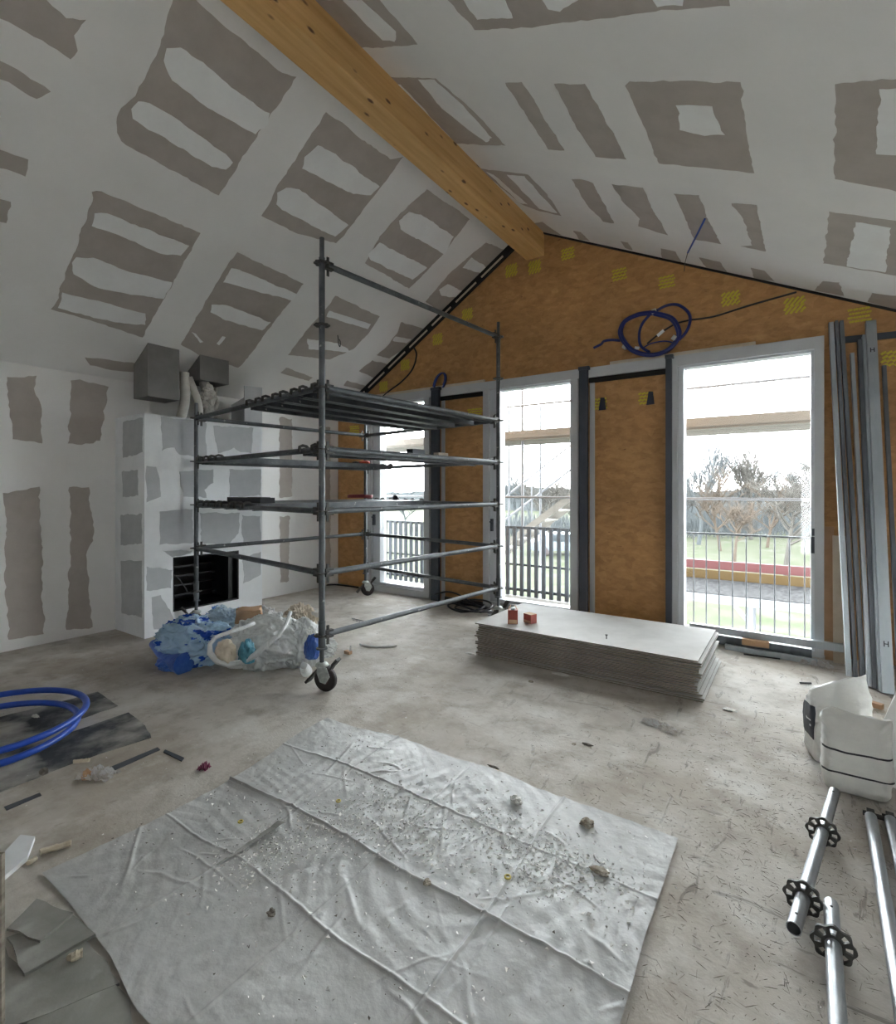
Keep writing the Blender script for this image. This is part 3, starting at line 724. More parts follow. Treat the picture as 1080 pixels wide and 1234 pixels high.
for z in (LV[4], LV[3], LV[2], LV[1]): ledger(P1, P2, z)
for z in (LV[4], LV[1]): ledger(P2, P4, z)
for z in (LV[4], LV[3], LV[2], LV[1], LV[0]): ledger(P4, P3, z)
# steel planks
def plank(s, lev, wdt=.315):
    """plank spanning ledger P1-P2 to ledger P3-P4 at fraction s (centre)"""
    a = P1.lerp(P2, s) + Vector((0, 0, LV[lev])); b = P3.lerp(P4, s) + Vector((0, 0, LV[lev]))
    d = (b - a).normalized(); a2, b2 = a + d * .05, b - d * .05; sd = d.cross(UP)
    zt = .032
    mb = MB().obox(a2 + UP * (zt - .004), b2 + UP * (zt - .004), wdt, .008)
    for q in (-1, 1):
        o_ = sd * (q * (wdt / 2 - .008))
        mb.obox(a2 + o_ + UP * (zt - .035), b2 + o_ + UP * (zt - .035), .012, .066)
        mb.obox(a2 + sd * (q * (wdt / 2 - .03)) + UP * (zt - .066), b2 + sd * (q * (wdt / 2 - .03)) + UP * (zt - .066), .04, .006)
    for q in (-.05, .05): mb.obox(a2 + sd * q + UP * (zt - .018), b2 + sd * q + UP * (zt - .018), .02, .022)
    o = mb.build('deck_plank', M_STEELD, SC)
    for e, sgn in ((a, 1), (b, -1)):
        for q in (-1, 1):
            c = e + sd * (q * .085)
            pts = [c + d * sgn * .07 + UP * .015, c + d * sgn * .035 + UP * .042, c + UP * .046, c - d * sgn * .030 + UP * .035, c - d * sgn * .034 - UP * .01]
            MB().tube(pts, .013, 8).build('hook', M_ROS, o, smooth=True)
for s in (.075, .20, .325, .45): plank(s, 4)
for s in (.075,): plank(s, 3)
for s in (.80, .925): plank(s, 3)
for s in (.55, .675, .80, .925): plank(s, 2)
# castors
def castor(p, ang, brake=True):
    fw = Vector((math.cos(ang), math.sin(ang), 0)); sd = fw.cross(UP); tr = p - fw * .035
    c = MB().lathe(p + UP * .195, UP, [(.05, 0), (.055, .01), (.04, .03), (.02, .035)], 16).build('castor', M_CAST, SC)
    wc = tr + UP * .1
    MB().lathe(wc - sd * .022, sd, [(.055, 0), (.092, .002), (.1, .010), (.1, .034), (.092, .042), (.055, .044)], 28).build('wheel', M_RUBBER, c, smooth=True)
    MB().lathe(wc - sd * .024, sd, [(.0, 0), (.03, 0), (.052, .004), (.052, .044), (.03, .048), (0, .048)], 20).build('hub', mat('hub_brown', (.10, .05, .05, 1), .5), c)
    for q in (-1, 1):
        MB().prism([wc + sd * (q * .032) + fw * .055 + UP * .1, wc + sd * (q * .032) - fw * .03 + UP * .1, wc + sd * (q * .032) - fw * .06 + UP * .03,
                    wc + sd * (q * .032) - fw * .02 - UP * .03, wc + sd * (q * .032) + fw * .03 - UP * .02, wc + sd * (q * .032) + fw * .06 + UP * .05], sd * (q * .006)).build('fork_plate', M_CAST, c)
    if brake:
        MB().obox(wc + fw * .06 + UP * .075, wc + fw * .15 - UP * .02, .07, .014).obox(wc + fw * .14 - UP * .01, wc + fw * .17 - UP * .045, .075, .02).build('brake_pedal', M_ROS, c)
        MB().obox(wc - fw * .05 + UP * .08, wc - fw * .09 + UP * .14, .05, .016).obox(wc - fw * .075 + UP * .12, wc - fw * .12 + UP * .17, .06, .022).build('release_pedal', M_ROS, c)
castor(P1, math.atan2(-RGT.y, -RGT.x) - .35); castor(P4, math.atan2(-RGT.y, -RGT.x) + .4); castor(P3, math.atan2(RGT.y, RGT.x) + math.pi + .6); castor(P2, 1.0)
# things lying on the scaffold
zd2 = LV[2] + .033; zd3 = LV[3] + .033
def on_deck(s, q, z): return P1.lerp(P2, s).lerp(P3.lerp(P4, s), q) + Vector((0, 0, z))
a = on_deck(.83, .10, zd2); b = on_deck(.53, .10, zd2)
dd = (b - a).normalized()
t = empty('tool_case', (a + b) / 2, 'flat black tool case lying on the lower scaffold deck', 'case')
MB().obox(a + UP * .03, b + UP * .03, .16, .055).build('case_body', M_CABLE, t)
MB().obox(a.lerp(b, .55) + UP * .06, a.lerp(b, .95) + UP * .06, .10, .006).build('lid_panel', mat('case_grey', (.08, .08, .09, 1), .5), t)
t0 = on_deck(.47, .08, zd2)
def lump(c, r, sx, sy, sz, seed, sub=4, amp=.25, fr=2.2, fine=.06, flat=True, cut=None):
    bm = bmesh.new(); bmesh.ops.create_icosphere(bm, subdivisions=sub, radius=1)
    mb = MB(); vs = []
    for v in bm.verts:
        p = v.co.copy(); o_ = Vector((seed * 3.1, seed * 1.7, seed))
        w = 1 + amp * noise.noise(p * fr + o_) + amp * .6 * abs(noise.noise(p * fr * 2.3 + o_)) + fine * abs(noise.noise(p * 9 + o_)) * 2
        q = Vector((p.x * sx, p.y * sy, p.z * sz)) * (w * r)
        vs.append(q)
    zm = min(q.z for q in vs)
    cut_ = zm * (.55 if flat else 1)
    vs = [Vector((q.x, q.y, max(q.z, cut_) - cut_)) + Vector(c) for q in vs]
    mb.add(vs, [tuple(v.index for v in f.verts) for f in bm.faces]); bm.free(); return mb
c = on_deck(.93, .93, LV[3] + .034)
tag(lump(c, .07, 1.5, .9, .6, 3, 3).build('work_glove', M_RED, smooth=True), 'crumpled red and black work glove on the upper scaffold ledge', 'glove')
tag(lump(c + RGT * -.12, .05, 1.4, .9, .7, 4, 3).build('dark_rag', M_CABLE, smooth=True), 'small dark rag beside the red glove on the scaffold', 'rag')
c = on_deck(.88, .85, zd2 + .014); mb = MB(); pts = []
for k in range(80):
    a_ = k / 80 * math.pi * 6; r_ = .14 + .03 * math.sin(k * .7); pts.append(c + Vector((r_ * math.cos(a_) * 1.3, r_ * math.sin(a_), .010 + .045 * (k / 80))))
tag(MB().tube(pts, .009, 6).build('red_cable_coil', mat('red_cable', (.32, .05, .06, 1), .5), smooth=True), 'loose coil of thin red cable on the lower scaffold deck', 'cable')
c = on_deck(.62, .90, zd2); tag(MB().lathe(c, UP, [(.035, 0), (.04, .02), (.03, .06), (.012, .07)], 14).build('tape_roll', M_CABLE), 'small black roll on the lower scaffold deck', 'tape roll')
c = on_deck(.06, .62, zd3); tag(MB().obox(c + UP * .02, c + (P3 - P1).normalized() * .16 + UP * .02, .07, .035).build('pale_wood_block', M_BATTEN), 'pale wooden block on the upper scaffold plank near the window', 'block')
c = on_deck(.07, .47, zd3); tag(MB().obox(c + UP * .03, c + (P3 - P1).normalized() * .18 + UP * .03, .09, .05).build('dark_box', M_POST), 'dark little box on the upper scaffold plank against the light', 'box')

# ================================================================== PLASTERBOARD STACK
NB = 16; TH = .0125; SX0, SX1, SY0, SY1 = -2.61, -.64, 4.29, 5.34
GAP = .020
ORD = ['topmost', 'second', 'third', 'fourth', 'fifth', 'sixth', 'seventh', 'eighth', 'ninth', 'tenth', 'eleventh', 'twelfth', 'thirteenth', 'fourteenth', 'fifteenth', 'lowest']
rnd = random.Random(3)
for k in range(NB):                        # k = 0 is the lowest
    z = k * GAP; j = NB - 1 - k
    step = .03 * (1 if k < 4 else 0)
    wob = rnd.uniform(-.012, .012) if k < NB - 1 else 0
    x1 = SX1 + (.055 if k < 3 else (-.0 if k < 9 else .02)) + (rnd.uniform(-.02, .03) if 0 < k < NB - 1 else 0); x0 = SX0 + (rnd.uniform(-.01, .03) if k < NB - 1 else 0) + (.02 if k < 3 else 0)
    y0 = SY0 + (rnd.uniform(-.006, .022) if k < NB - 1 else 0)
    MB_sp = None
    t = empty('plasterboard_sheet', ((x0 + x1) / 2, (y0 + SY1) / 2, z), (ORD[j] + ' grey plasterboard sheet of the flat stack by the windows') if j not in (0, 15) else (ORD[j] + ' plasterboard sheet of the flat stack by the windows'), 'plasterboard', 'plasterboard sheets in the stack')
    MB().box((x0 + .002, y0 + .002, z), (x1 - .002, SY1 - .002, z + TH - .0018)).build('gypsum_core', M_BOARDE, t)
    MB().box((x0, y0, z + TH - .0018), (x1, SY1, z + TH)).build('paper_face', M_BOARDT, t)
    if k: MB().box((x0 + .03, y0 + .03, z - GAP + TH), (x1 - .05, SY1 - .03, z)).build('backing_paper', M_CARD, t)
ZT = (NB - 1) * GAP + TH
def small_box(px, py, w, dep, h, rot, lab, open_top):
    c = P(px, py, ZT); m = Matrix.Translation(c) @ Matrix.Rotation(rot, 4, 'Z')
    t = empty('screw_box', c, lab, 'box', 'small boxes on the plasterboard stack')
    MB().box((-w / 2, -dep / 2, 0), (w / 2, dep / 2, h), m).build('carton', M_BOXR, t)
    MB().box((-w / 2 + .008, -dep / 2 - .001, .004), (w / 2 - .008, -dep / 2 + .001, h * .32), m).build('label_print', mat('box_label', (.55, .36, .22, 1), .7), t)
    if open_top:
        for sx in (-1, 1): MB().prism([m @ Vector((sx * w / 2, -dep / 2, h)), m @ Vector((sx * w / 2, dep / 2, h)), m @ Vector((sx * w * .2, dep / 2, h + .04)), m @ Vector((sx * w * .2, -dep / 2, h + .04))], m.to_3x3() @ Vector((.002, 0, 0))).build('flap', M_CARD, t)
        MB().box((-w * .2, -dep / 2 + .01, h), (w * .2, dep / 2 - .01, h + .004), m).build('dark_opening', M_DARK, t)
    else:
        MB().box((-w / 2, -dep / 2, h), (w / 2, dep / 2, h + .003), m).build('lid', M_CARD, t)
small_box(618, 751, .095, .08, .135, .5, 'taller red carton with open flaps on the plasterboard stack', True)
small_box(639, 750, .10, .08, .085, -.35, 'shorter red-brown carton beside the open carton on the stack', False)
c = P(731, 770, ZT)
tag(MB().tube([c, c + Vector((0, 0, .03))], .004, 8).lathe(c + Vector((0, 0, .03)), UP, [(.004, 0), (.012, .004), (.012, .008), (.002, .010)], 10).build('upright_screw', M_ROS), 'small dark screw standing upright on the plasterboard stack', 'screw')

# ================================================================== DUST SHEET ON THE FLOOR
QX0, QX1, QY0, QY1 = -2.62, -.447, .70, 2.56
NX, NY = 430, 370
import numpy as np
rs = np.random.RandomState(11)
_perm = rs.rand(64, 64, 8)
def vnoise(x, y, k=0):
    """smooth value noise on arrays, -1..1"""
    xi, yi = np.floor(x).astype(int), np.floor(y).astype(int); fx, fy = x - xi, y - yi
    fx = fx * fx * (3 - 2 * fx); fy = fy * fy * (3 - 2 * fy); t_ = _perm[:, :, k]
    a_, b_, c_, d_ = t_[xi % 64, yi % 64], t_[(xi + 1) % 64, yi % 64], t_[xi % 64, (yi + 1) % 64], t_[(xi + 1) % 64, (yi + 1) % 64]
    return 2 * ((a_ * (1 - fx) + b_ * fx) * (1 - fy) + (c_ * (1 - fx) + d_ * fx) * fy) - 1
U_, V_ = np.meshgrid(np.linspace(0, 1, NX + 1), np.linspace(0, 1, NY + 1))
GX = QX0 + (QX1 - QX0) * U_; GY = QY0 + (QY1 - QY0) * V_
def crest(d, w): return np.maximum(0, 1 - np.abs(d) / w)          # sharp crease
Z = .004 + .010 * np.maximum(0, vnoise(GX * 1.7 + 9, GY * 1.7, 0) + .2)
for yy, h in ((1.25, .007), (1.655, .017), (2.12, .008)):
    dd_ = GY - yy - .012 * vnoise(GX * 2.1 + 3, GX * 0 + yy, 1); Z += (crest(dd_, .009) * h + crest(dd_, .05) * h * .35) * (.65 + .45 * vnoise(GX * 1.5, GX * 0 + yy * 3, 2))
for xx, h in ((-2.07, .008), (-1.52, .008), (-.98, .010)):
    dd_ = GX - xx - .012 * vnoise(GY * 2.1 + 5, GY * 0 + xx, 3); Z += (crest(dd_, .009) * h + crest(dd_, .05) * h * .3) * (.6 + .5 * vnoise(GY * 1.5, GY * 0 + xx * 3, 4))
for k in range(85):                                                # short random creases, star-shaped near fold crossings
    if k < 45:
        cx, cy = rs.choice((-2.07, -1.52, -.98)) + rs.normal(0, .12), rs.choice((1.25, 1.655, 2.12)) + rs.normal(0, .10)
    else: cx, cy = rs.uniform(QX0, QX1), rs.uniform(QY0, QY1)
    an = rs.uniform(0, math.pi); ln = rs.uniform(.05, .28); w_ = rs.uniform(.006, .018); h = rs.uniform(.001, .0055)
    u_ = (GX - cx) * math.cos(an) + (GY - cy) * math.sin(an); v_ = -(GX - cx) * math.sin(an) + (GY - cy) * math.cos(an) + .012 * vnoise(u_ * 9 + k, u_ * 0, 5)
    Z += h * crest(v_, w_) * np.maximum(0, 1 - (u_ / ln) ** 2)
def tri(a): return np.abs((a % 1.0) - .5) * 2
for k in range(9):                                                 # crumpled facets
    an = rs.uniform(0, math.pi); f = rs.uniform(5, 15); ph = rs.rand() * 9
    q_ = (GX * math.cos(an) + GY * math.sin(an)) * f * .8 + 1.7 * vnoise(GX * 2.5 + k, GY * 2.5, k % 8) + ph
    Z += .0054 / f * 5 * tri(q_) * np.clip(vnoise(GX * 2.2 + 7 * k, GY * 2.2 + k, (k + 3) % 8) * 1.6, 0, 1)
ra, rb = .8 * GX + .6 * GY, -.6 * GX + .8 * GY
Z += .0003 * np.abs(vnoise(ra * 31, rb * 23, 6)) + .0016 * np.abs(vnoise(rb * 9 + 2 * vnoise(GX * 2, GY * 2, 1), ra * 13, 7))
edge_ = np.minimum(np.minimum(U_, 1 - U_) * 2.1, np.minimum(V_, 1 - V_) * 1.8)
Z = np.maximum(Z, .004)
def sheet_z(x, y):
    i = (x - QX0) / (QX1 - QX0) * NX; j = (y - QY0) / (QY1 - QY0) * NY
    i, j = min(max(int(round(i)), 0), NX), min(max(int(round(j)), 0), NY); return float(Z[j, i]) + .001
SHX = GX + (.02 * np.sin(V_ * 5) - .03 * V_ * V_) * (1 - U_) * 2 + .012 * vnoise(V_ * 6, U_ * 3, 4)
SHY = GY + (.13 * (1 - U_) - .02) * (1 - V_) + .05 * U_ * (1 - V_) + .02 * vnoise(U_ * 7, V_ * 3, 7) - .09 * np.maximum(0, .22 - U_) * V_ / .22
vs = [Vector(p) for p in np.stack([SHX, SHY, Z], -1).reshape(-1, 3).tolist()]
mb = MB(); mb.v = vs; mb.f = [(j * (NX + 1) + i, j * (NX + 1) + i + 1, (j + 1) * (NX + 1) + i + 1, (j + 1) * (NX + 1) + i) for j in range(NY) for i in range(NX)]
o = mb.build('dust_sheet', M_SHEET, origin=(0, 0, 0), recalc=False); o.data.polygons.foreach_set('use_smooth', [True] * len(o.data.polygons))
tag(o, 'creased translucent plastic dust sheet spread over the floor', 'dust sheet')
# folded-back torn strip on the sheet
a, b = P(262, 1040, .03), P(344, 992, .03)
mb = MB(); top = []; bot = []
for k in range(15):
    tt = k / 14; q = a.lerp(b, tt); w = .05 * tt + .012
    top.append(Vector((q.x, q.y, sheet_z(q.x, q.y) + .006 + .02 * tt))); n_ = Vector((-(b - a).y, (b - a).x, 0)).normalized(); e = q + n_ * w; bot.append(Vector((e.x, e.y, sheet_z(e.x, e.y) + .004)))
mb.add(top + bot, [(k, k + 1, k + 16, k + 15) for k in range(14)])
tag(mb.build('torn_strip', M_SLAB), 'torn grey paper strip curling up from the dust sheet', 'paper strip')

# crumbs and splinters: uncountable litter
def chip(mb, c, r, rg, flatz=.6):
    vs = [Vector((rg.uniform(-1, 1), rg.uniform(-1, 1), rg.uniform(0, flatz))) * r for _ in range(4)]
    vs[0].z = 0; vs[1].z = 0
    mb.add([c + q for q in vs], [(0, 1, 2), (0, 2, 3), (0, 3, 1), (1, 3, 2)])
rg = random.Random(5); mb = MB()
CL = [P(310, 1040), P(420, 1000), P(470, 970), P(350, 1015), P(640, 1050), P(600, 1000), P(500, 1010), P(690, 1045)]
for k in range(5200):
    if rg.random() < .8:
        c = rg.choice(CL) + Vector((rg.gauss(0, .13), rg.gauss(0, .10), 0))
    else: c = Vector((rg.uniform(QX0, QX1), rg.uniform(.95, QY1 - .05), 0))
    if not (QX0 + .05 < c.x < QX1 - .04 and .9 < c.y < QY1 - .06): continue
    c.z = sheet_z(c.x, c.y); chip(mb, c, rg.choice((.003, .005, .007, .011)), rg, .8)
o = mb.build('plaster_crumbs', M_CRUMB, recalc=False); tag(o, 'scattered plaster crumbs on the dust sheet', 'crumbs', None, 'stuff')
mb = MB()
for k in range(320):
    c = Vector((rg.uniform(QX0, QX1), rg.uniform(.9, QY1 - .05), 0)); c.z = sheet_z(c.x, c.y); chip(mb, c, rg.choice((.003, .005, .007)), rg)
tag(mb.build('dark_grit', M_SPLINT, recalc=False), 'dark grit scattered over the dust sheet', 'grit', None, 'stuff')
mb = MB()
def splinter(c, L_, an, w):
    d = Vector((math.cos(an), math.sin(an), 0)); n_ = Vector((-d.y, d.x, 0)); 
    mb.add([c - d * L_ / 2 - n_ * w, c + d * L_ / 2, c - d * L_ / 2 + n_ * w, c + UP * w * 1.2], [(0, 1, 3), (1, 2, 3), (2, 0, 3), (0, 2, 1)])
for k in range(5200):
    q = rg.random()
    if q < .75: c = Vector((rg.gauss(-.15, .5), rg.gauss(2.6, 1.0), .001))
    else: c = Vector((rg.uniform(-5.5, .3), rg.uniform(.8, 5.6), .001))
    if QX0 < c.x < QX1 + .02 and .6 < c.y < QY1 + .03: continue
    if SX0 - .1 < c.x < SX1 + .1 and SY0 - .1 < c.y < SY1 + .1: continue
    if c.x > .9 or c.y > 5.8 or c.y < .4: continue
    splinter(c, rg.choice((.006, .008, .012, .012, .018, .025, .045)), rg.uniform(0, 6.28), rg.choice((.0006, .0008, .0012)))
tag(mb.build('floor_splinters', M_SPLINT, recalc=False), 'dark wood splinters and straw littering the floor', 'splinters', None, 'stuff')
mb = MB()
for k in range(900):
    c = Vector((rg.uniform(-5.5, .3), rg.uniform(.8, 5.7), .0005))
    if QX0 < c.x < QX1 + .02 and .6 < c.y < QY1 + .03: continue
    if SX0 - .1 < c.x < SX1 + .1 and SY0 - .1 < c.y < SY1 + .1: continue
    chip(mb, c, rg.choice((.004, .006, .009)), rg)
tag(mb.build('floor_crumbs', M_CRUMB, recalc=False), 'pale plaster crumbs strewn over the bare floor', 'crumbs', None, 'stuff')
# single bits one can point at
def bit(px, py, r, m, name, lab, cat, sx=1, sy=1, sz=.7, seed=1, sheet=False):
    c = P(px, py); c.z = sheet_z(c.x, c.y) - .002 if sheet else 0
    return tag(lump(c, r, sx, sy, sz, seed, 3, .5, 1.8).build(name, m, smooth=False), lab, cat)
bit(622, 970, .026, M_CRUMB, 'plaster_lump', 'pale lump of plaster on the dust sheet', 'lump', 1.1, .8, .8, 2, True)
bit(708, 997, .026, M_CHIP, 'mortar_chunk', 'brown crumbly chunk on the dust sheet near its far corner', 'chunk', 1.1, .9, .7, 5, True)
bit(723, 1056, .026, M_CHIP, 'crumbled_plaster_heap', 'flat crumbled brownish heap on the dust sheet', 'heap', 1.4, .8, .35, 6, True)
bit(515, 1070, .014, M_CHIP, 'rust_chip', 'small rust-brown chip on the middle fold of the dust sheet', 'chip', 1, 1, .7, 8, True)
bit(327, 1105, .014, M_SPLINT, 'dark_pebble', 'small dark pebble lying on the dust sheet', 'pebble', 1, 1, .8, 9, True)
bit(692, 897, .012, M_CHIP, 'round_washer', 'small pale disc on the floor beyond the dust sheet', 'disc', 1, 1, .3, 10)
bit(708, 898, .019, M_SPLINT, 'dark_shaving', 'curled dark shaving on the floor beyond the dust sheet', 'shaving', 1.6, .4, .35, 11)
bit(595, 925, .022, M_SPLINT, 'bent_nail', 'small dark bent nail on the floor beside the dust sheet', 'nail', 1.5, .3, .3, 12)
bit(880, 856, .035, M_CRUMB, 'plaster_flake', 'plaster flake lying on the floor in front of the stack', 'flake', 1.2, .7, .2, 13)
bit(676, 813, .05, M_CRUMB, 'paper_scrap', 'pale paper scrap in front of the plasterboard stack', 'scrap', 1.5, .5, .12, 14)
bit(567, 788, .04, M_CRUMB, 'board_crumb', 'flat pale crumb beside the corner of the plasterboard stack', 'crumb', 1.5, .5, .15, 15)
bit(640, 822, .02, M_CHIP, 'tiny_chip', 'tiny brownish chip before the plasterboard stack', 'chip', 1, .7, .4, 16)
def ring(px, py, R_, r, m, name, lab, sheet=True):
    c = P(px, py); c.z = (sheet_z(c.x, c.y) if sheet else 0) + r
    pts = [c + Vector((R_ * math.cos(a), R_ * math.sin(a), 0)) for a in [2 * math.pi * k / 20 for k in range(20)]]
    tag(MB().tube(pts, r, 8, True).build(name, m, smooth=True), lab, 'ring')
M_YR = mat('yellow_plastic', (.55, .45, .10, 1), .5)
ring(612, 1063, .011, .004, M_YR, 'plastic_ring', 'tiny yellow plastic ring near the middle of the dust sheet')
ring(408, 968, .010, .0035, M_YR, 'plastic_ring', 'tiny yellow plastic ring near the far edge of the dust sheet')
ring(290, 993, .010, .0035, M_YR, 'plastic_ring', 'tiny yellow plastic ring beside the torn paper strip')

# crumpled film wrappers
def wrapper(px, py, w, h, rot, m, name, lab, seed, hgt=.03):
    c = P(px, py); vs = []; N = 22
    for j in range(N + 1):
        for i in range(N + 1):
            u, v = i / N - .5, j / N - .5
            x, y = u * w + .04 * w * noise.noise(Vector((v * 4, seed, 0))), v * h + .05 * h * noise.noise(Vector((u * 4, seed, 1)))
            z = .003 + hgt * (abs(noise.noise(Vector((u * 5, v * 5, seed)))) + .4 * abs(noise.noise(Vector((u * 14, v * 14, seed))))) * (1.2 - abs(u) - abs(v))
            vs.append(c + Vector((x * math.cos(rot) - y * math.sin(rot), x * math.sin(rot) + y * math.cos(rot), max(.001, z))))
    o_ = MB().add(vs, [(j * (N + 1) + i, j * (N + 1) + i + 1, (j + 1) * (N + 1) + i + 1, (j + 1) * (N + 1) + i) for j in range(N) for i in range(N)]).build(name, m, smooth=False, recalc=False)
    return tag(o_, lab, 'wrapper')
wrapper(118, 936, .20, .11, .5, M_WRAP, 'clear_wrapper', 'crumpled clear wrapper on the floor between dark felt and dust sheet', 2, .09)
o = bit(104, 938, .028, M_CARD, 'brown_crumb', 'brown crumb inside the end of the clear wrapper', 'crumb', 1, .8, .9, 21)
wrapper(795, 876, .24, .09, -.35, M_WRAP, 'clear_film_scrap', 'flattened clear film scrap on the floor before the stack', 5, .06)
wrapper(246, 927, .06, .05, .4, M_PURP, 'purple_foil_scrap', 'small crumpled purple foil scrap beyond the dust sheet', 7, .06)
wrapper(985, 802, .26, .12, -.2, M_WRAP, 'white_film_strip', 'crumpled white film below the widest window', 9, .07)
# curved white conduit offcuts
def arc(px0, py0, px1, py1, bow, r, m, name, lab, cat):
    a, b = P(px0, py0, r), P(px1, py1, r); n_ = Vector((-(b - a).y, (b - a).x, 0)).normalized()
    pts = [a.lerp(b, k / 16) + n_ * bow * (1 - (2 * k / 16 - 1) ** 2) for k in range(17)]
    return tag(MB().tube(pts, r, 8).build(name, m, smooth=True), lab, cat)
arc(434, 776, 478, 778, -.06, .011, M_WHITE, 'conduit_offcut', 'curved white conduit offcut on the floor inside the scaffold', 'conduit')
arc(424, 745, 442, 749, .0, .006, M_WHITE, 'white_rod', 'thin white rod on the floor near the scaffold castor', 'rod')
arc(425, 747, 436, 750, .0, .004, M_WHITE, 'white_wire', 'short white wire beside the thin white rod', 'wire')
c = P(420, 788)
t = empty('cardboard_scrap', c, 'small brown cardboard scrap beside the scaffold castor', 'scrap')
MB().box((c.x - .04, c.y - .02, 0), (c.x + .03, c.y + .02, .03)).build('card_piece', M_CARD, t)
MB().obox(c + Vector((.02, 0, .03)), c + Vector((.03, 0, .09)), .012, .008).build('torn_tip', M_WHITE, t)

# ================================================================== LEFT FLOOR: felt, slabs, hose
def flat(name, px, z0, th, m, lab, cat, group=None, amp=.006):
    pts = [P(x, y, z0) for x, y in px]; pts = rough_poly(pts, (0, 0, 1), amp, .05)
    mb = MB(); n = len(pts)
    mb.prism(pts, (0, 0, th)); o_ = mb.build(name, m)
    bm = bmesh.new(); bm.from_mesh(o_.data); bmesh.ops.triangulate(bm, faces=[f for f in bm.faces if len(f.verts) > 4]); bmesh.ops.recalc_face_normals(bm, faces=bm.faces); bm.to_mesh(o_.data); bm.free()
    return tag(o_, lab, cat, group)
flat('felt_strip', [(118, 834), (142, 851), (99, 866), (40, 888), (-60, 925), (-110, 890), (36, 856)], 0, .004, M_FELT, 'dark bitumen felt strip under the far side of the blue hose', 'felt')
flat('felt_sheet', [(155, 859), (175, 875), (182, 889), (96, 917), (0, 955), (-80, 985), (-140, 945), (-20, 912), (60, 892)], .0, .004, M_FELT, 'wide dusty dark felt sheet under the near side of the blue hose', 'felt')
flat('felt_offcut', [(128, 927), (190, 901), (193, 904), (133, 931)], 0, .004, M_POST, 'narrow dark felt offcut pointing at the clear wrapper', 'felt', None, .002)
flat('felt_sliver', [(5, 973), (48, 956), (50, 959), (8, 977)], 0, .004, M_POST, 'thin dark felt sliver on the floor near the white foam', 'felt', None, .002)
flat('metal_strip', [(199, 904), (222, 914), (219, 918), (197, 907)], 0, .005, M_POST, 'short dark metal strip on the floor past the felt', 'strip', None, .001)
Z_ = (0, 980, 4.86)
flat('fibre_slab', zz(*Z_, (-60, 800), (30, 790), (145, 955), (500, 742), (700, 1010), (420, 1130), (160, 1234), (-60, 1300)), 0, .009, M_SLAB, 'largest grey fibre slab partly under the dust sheet', 'slab', 'grey slabs by the dust sheet')
flat('fibre_slab', zz(*Z_, (40, 740), (420, 605), (560, 720), (145, 955)), .0095, .009, M_SLAB, 'middle grey fibre slab lying on the largest slab', 'slab', 'grey slabs by the dust sheet')
flat('fibre_slab', zz(*Z_, (38, 690), (215, 512), (430, 595), (235, 760)), .019, .009, M_SLAB, 'topmost grey fibre slab, an angled offcut', 'slab', 'grey slabs by the dust sheet')
flat('fibre_slab', zz(*Z_, (160, 1238), (620, 940), (760, 1100), (760, 1400), (160, 1400)), .0, .008, M_SLAB, 'grey fibre slab past the joint, below the largest slab', 'slab', 'grey slabs by the dust sheet')
# white foam, dried foam sticks
mb = MB(); pts = [P(x, y, .002) for x, y in zz(*Z_, (10, 270), (120, 150), (205, 160), (160, 280), (20, 400))]
mb.prism(pts, (0, 0, .02)); tag(mb.build('foam_sheet_piece', M_FOAM), 'bent white foam sheet piece at the floor beside the slabs', 'foam')
def stick(px0, py0, px1, py1, r, m, name, lab, cat):
    a, b = P(px0, py0, r), P(px1, py1, r); k = 14
    pts = [a.lerp(b, i / k) + Vector((noise.noise(Vector((i, r * 99, 0))), noise.noise(Vector((i, 3, r))), 0)) * .004 for i in range(k + 1)]
    return tag(MB().tube(pts, [r * (.75 + .35 * abs(noise.noise(Vector((i * .8, r * 50, 5))))) for i in range(k + 1)], 8).build(name, m, smooth=True), lab, cat)
stick(48, 1027, 86, 1016, .017, M_BONE, 'dried_foam_stick', 'longer dried cream foam stick near the white foam piece', 'foam')
stick(34, 1040, 44, 1034, .013, M_BONE, 'dried_foam_nub', 'short cream foam nub beside the white foam piece', 'foam')
stick(84, 1155, 100, 1148, .018, M_BONE, 'mortar_blob', 'pale mortar blob on the grey slabs', 'blob')
stick(88, 918, 108, 916, .014, M_BONE, 'plaster_sliver', 'small white plaster sliver on the felt near the hose', 'sliver')
bit(53, 933, .022, M_SPLINT, 'dark_bolt', 'dark bolt-like lump on the floor below the hose', 'bolt', 1, .8, .9, 31)
bit(43, 864, .026, M_CRUMB, 'white_flake', 'white flake lying inside the loops of the hose', 'flake', 1.4, .6, .3, 32)
# blue hose coil
HC = Vector((-4.27, 1.05, .026)); pts = []
for k in range(170):
    a_ = k / 170 * math.pi * 2 * 2 + math.pi * 1.15; r_ = .47 + .028 * math.sin(a_ * .37 + 1) + .012 * (k / 60)
    pts.append(HC + Vector((r_ * math.cos(a_) + .03 * math.sin(a_ / 3), r_ * math.sin(a_) + .02 * math.cos(a_ / 2.3), .0 + .036 * (k / 56.7))))
tag(MB().tube(pts, .021, 12).build('blue_hose', M_BLUE, smooth=True), 'coiled bright blue hose lying on dark felt', 'hose')
# narrow board standing at the picture edge
c = P(4, 1330); 
mb = MB().box((-.60, -.0065, 0), (0, .0065, .66), Matrix.Translation(c) @ Matrix.Rotation(YAW + .15, 4, 'Z'))
tag(mb.build('board_offcut', M_BOARDE), 'plasterboard offcut standing on edge at the picture margin', 'plasterboard')

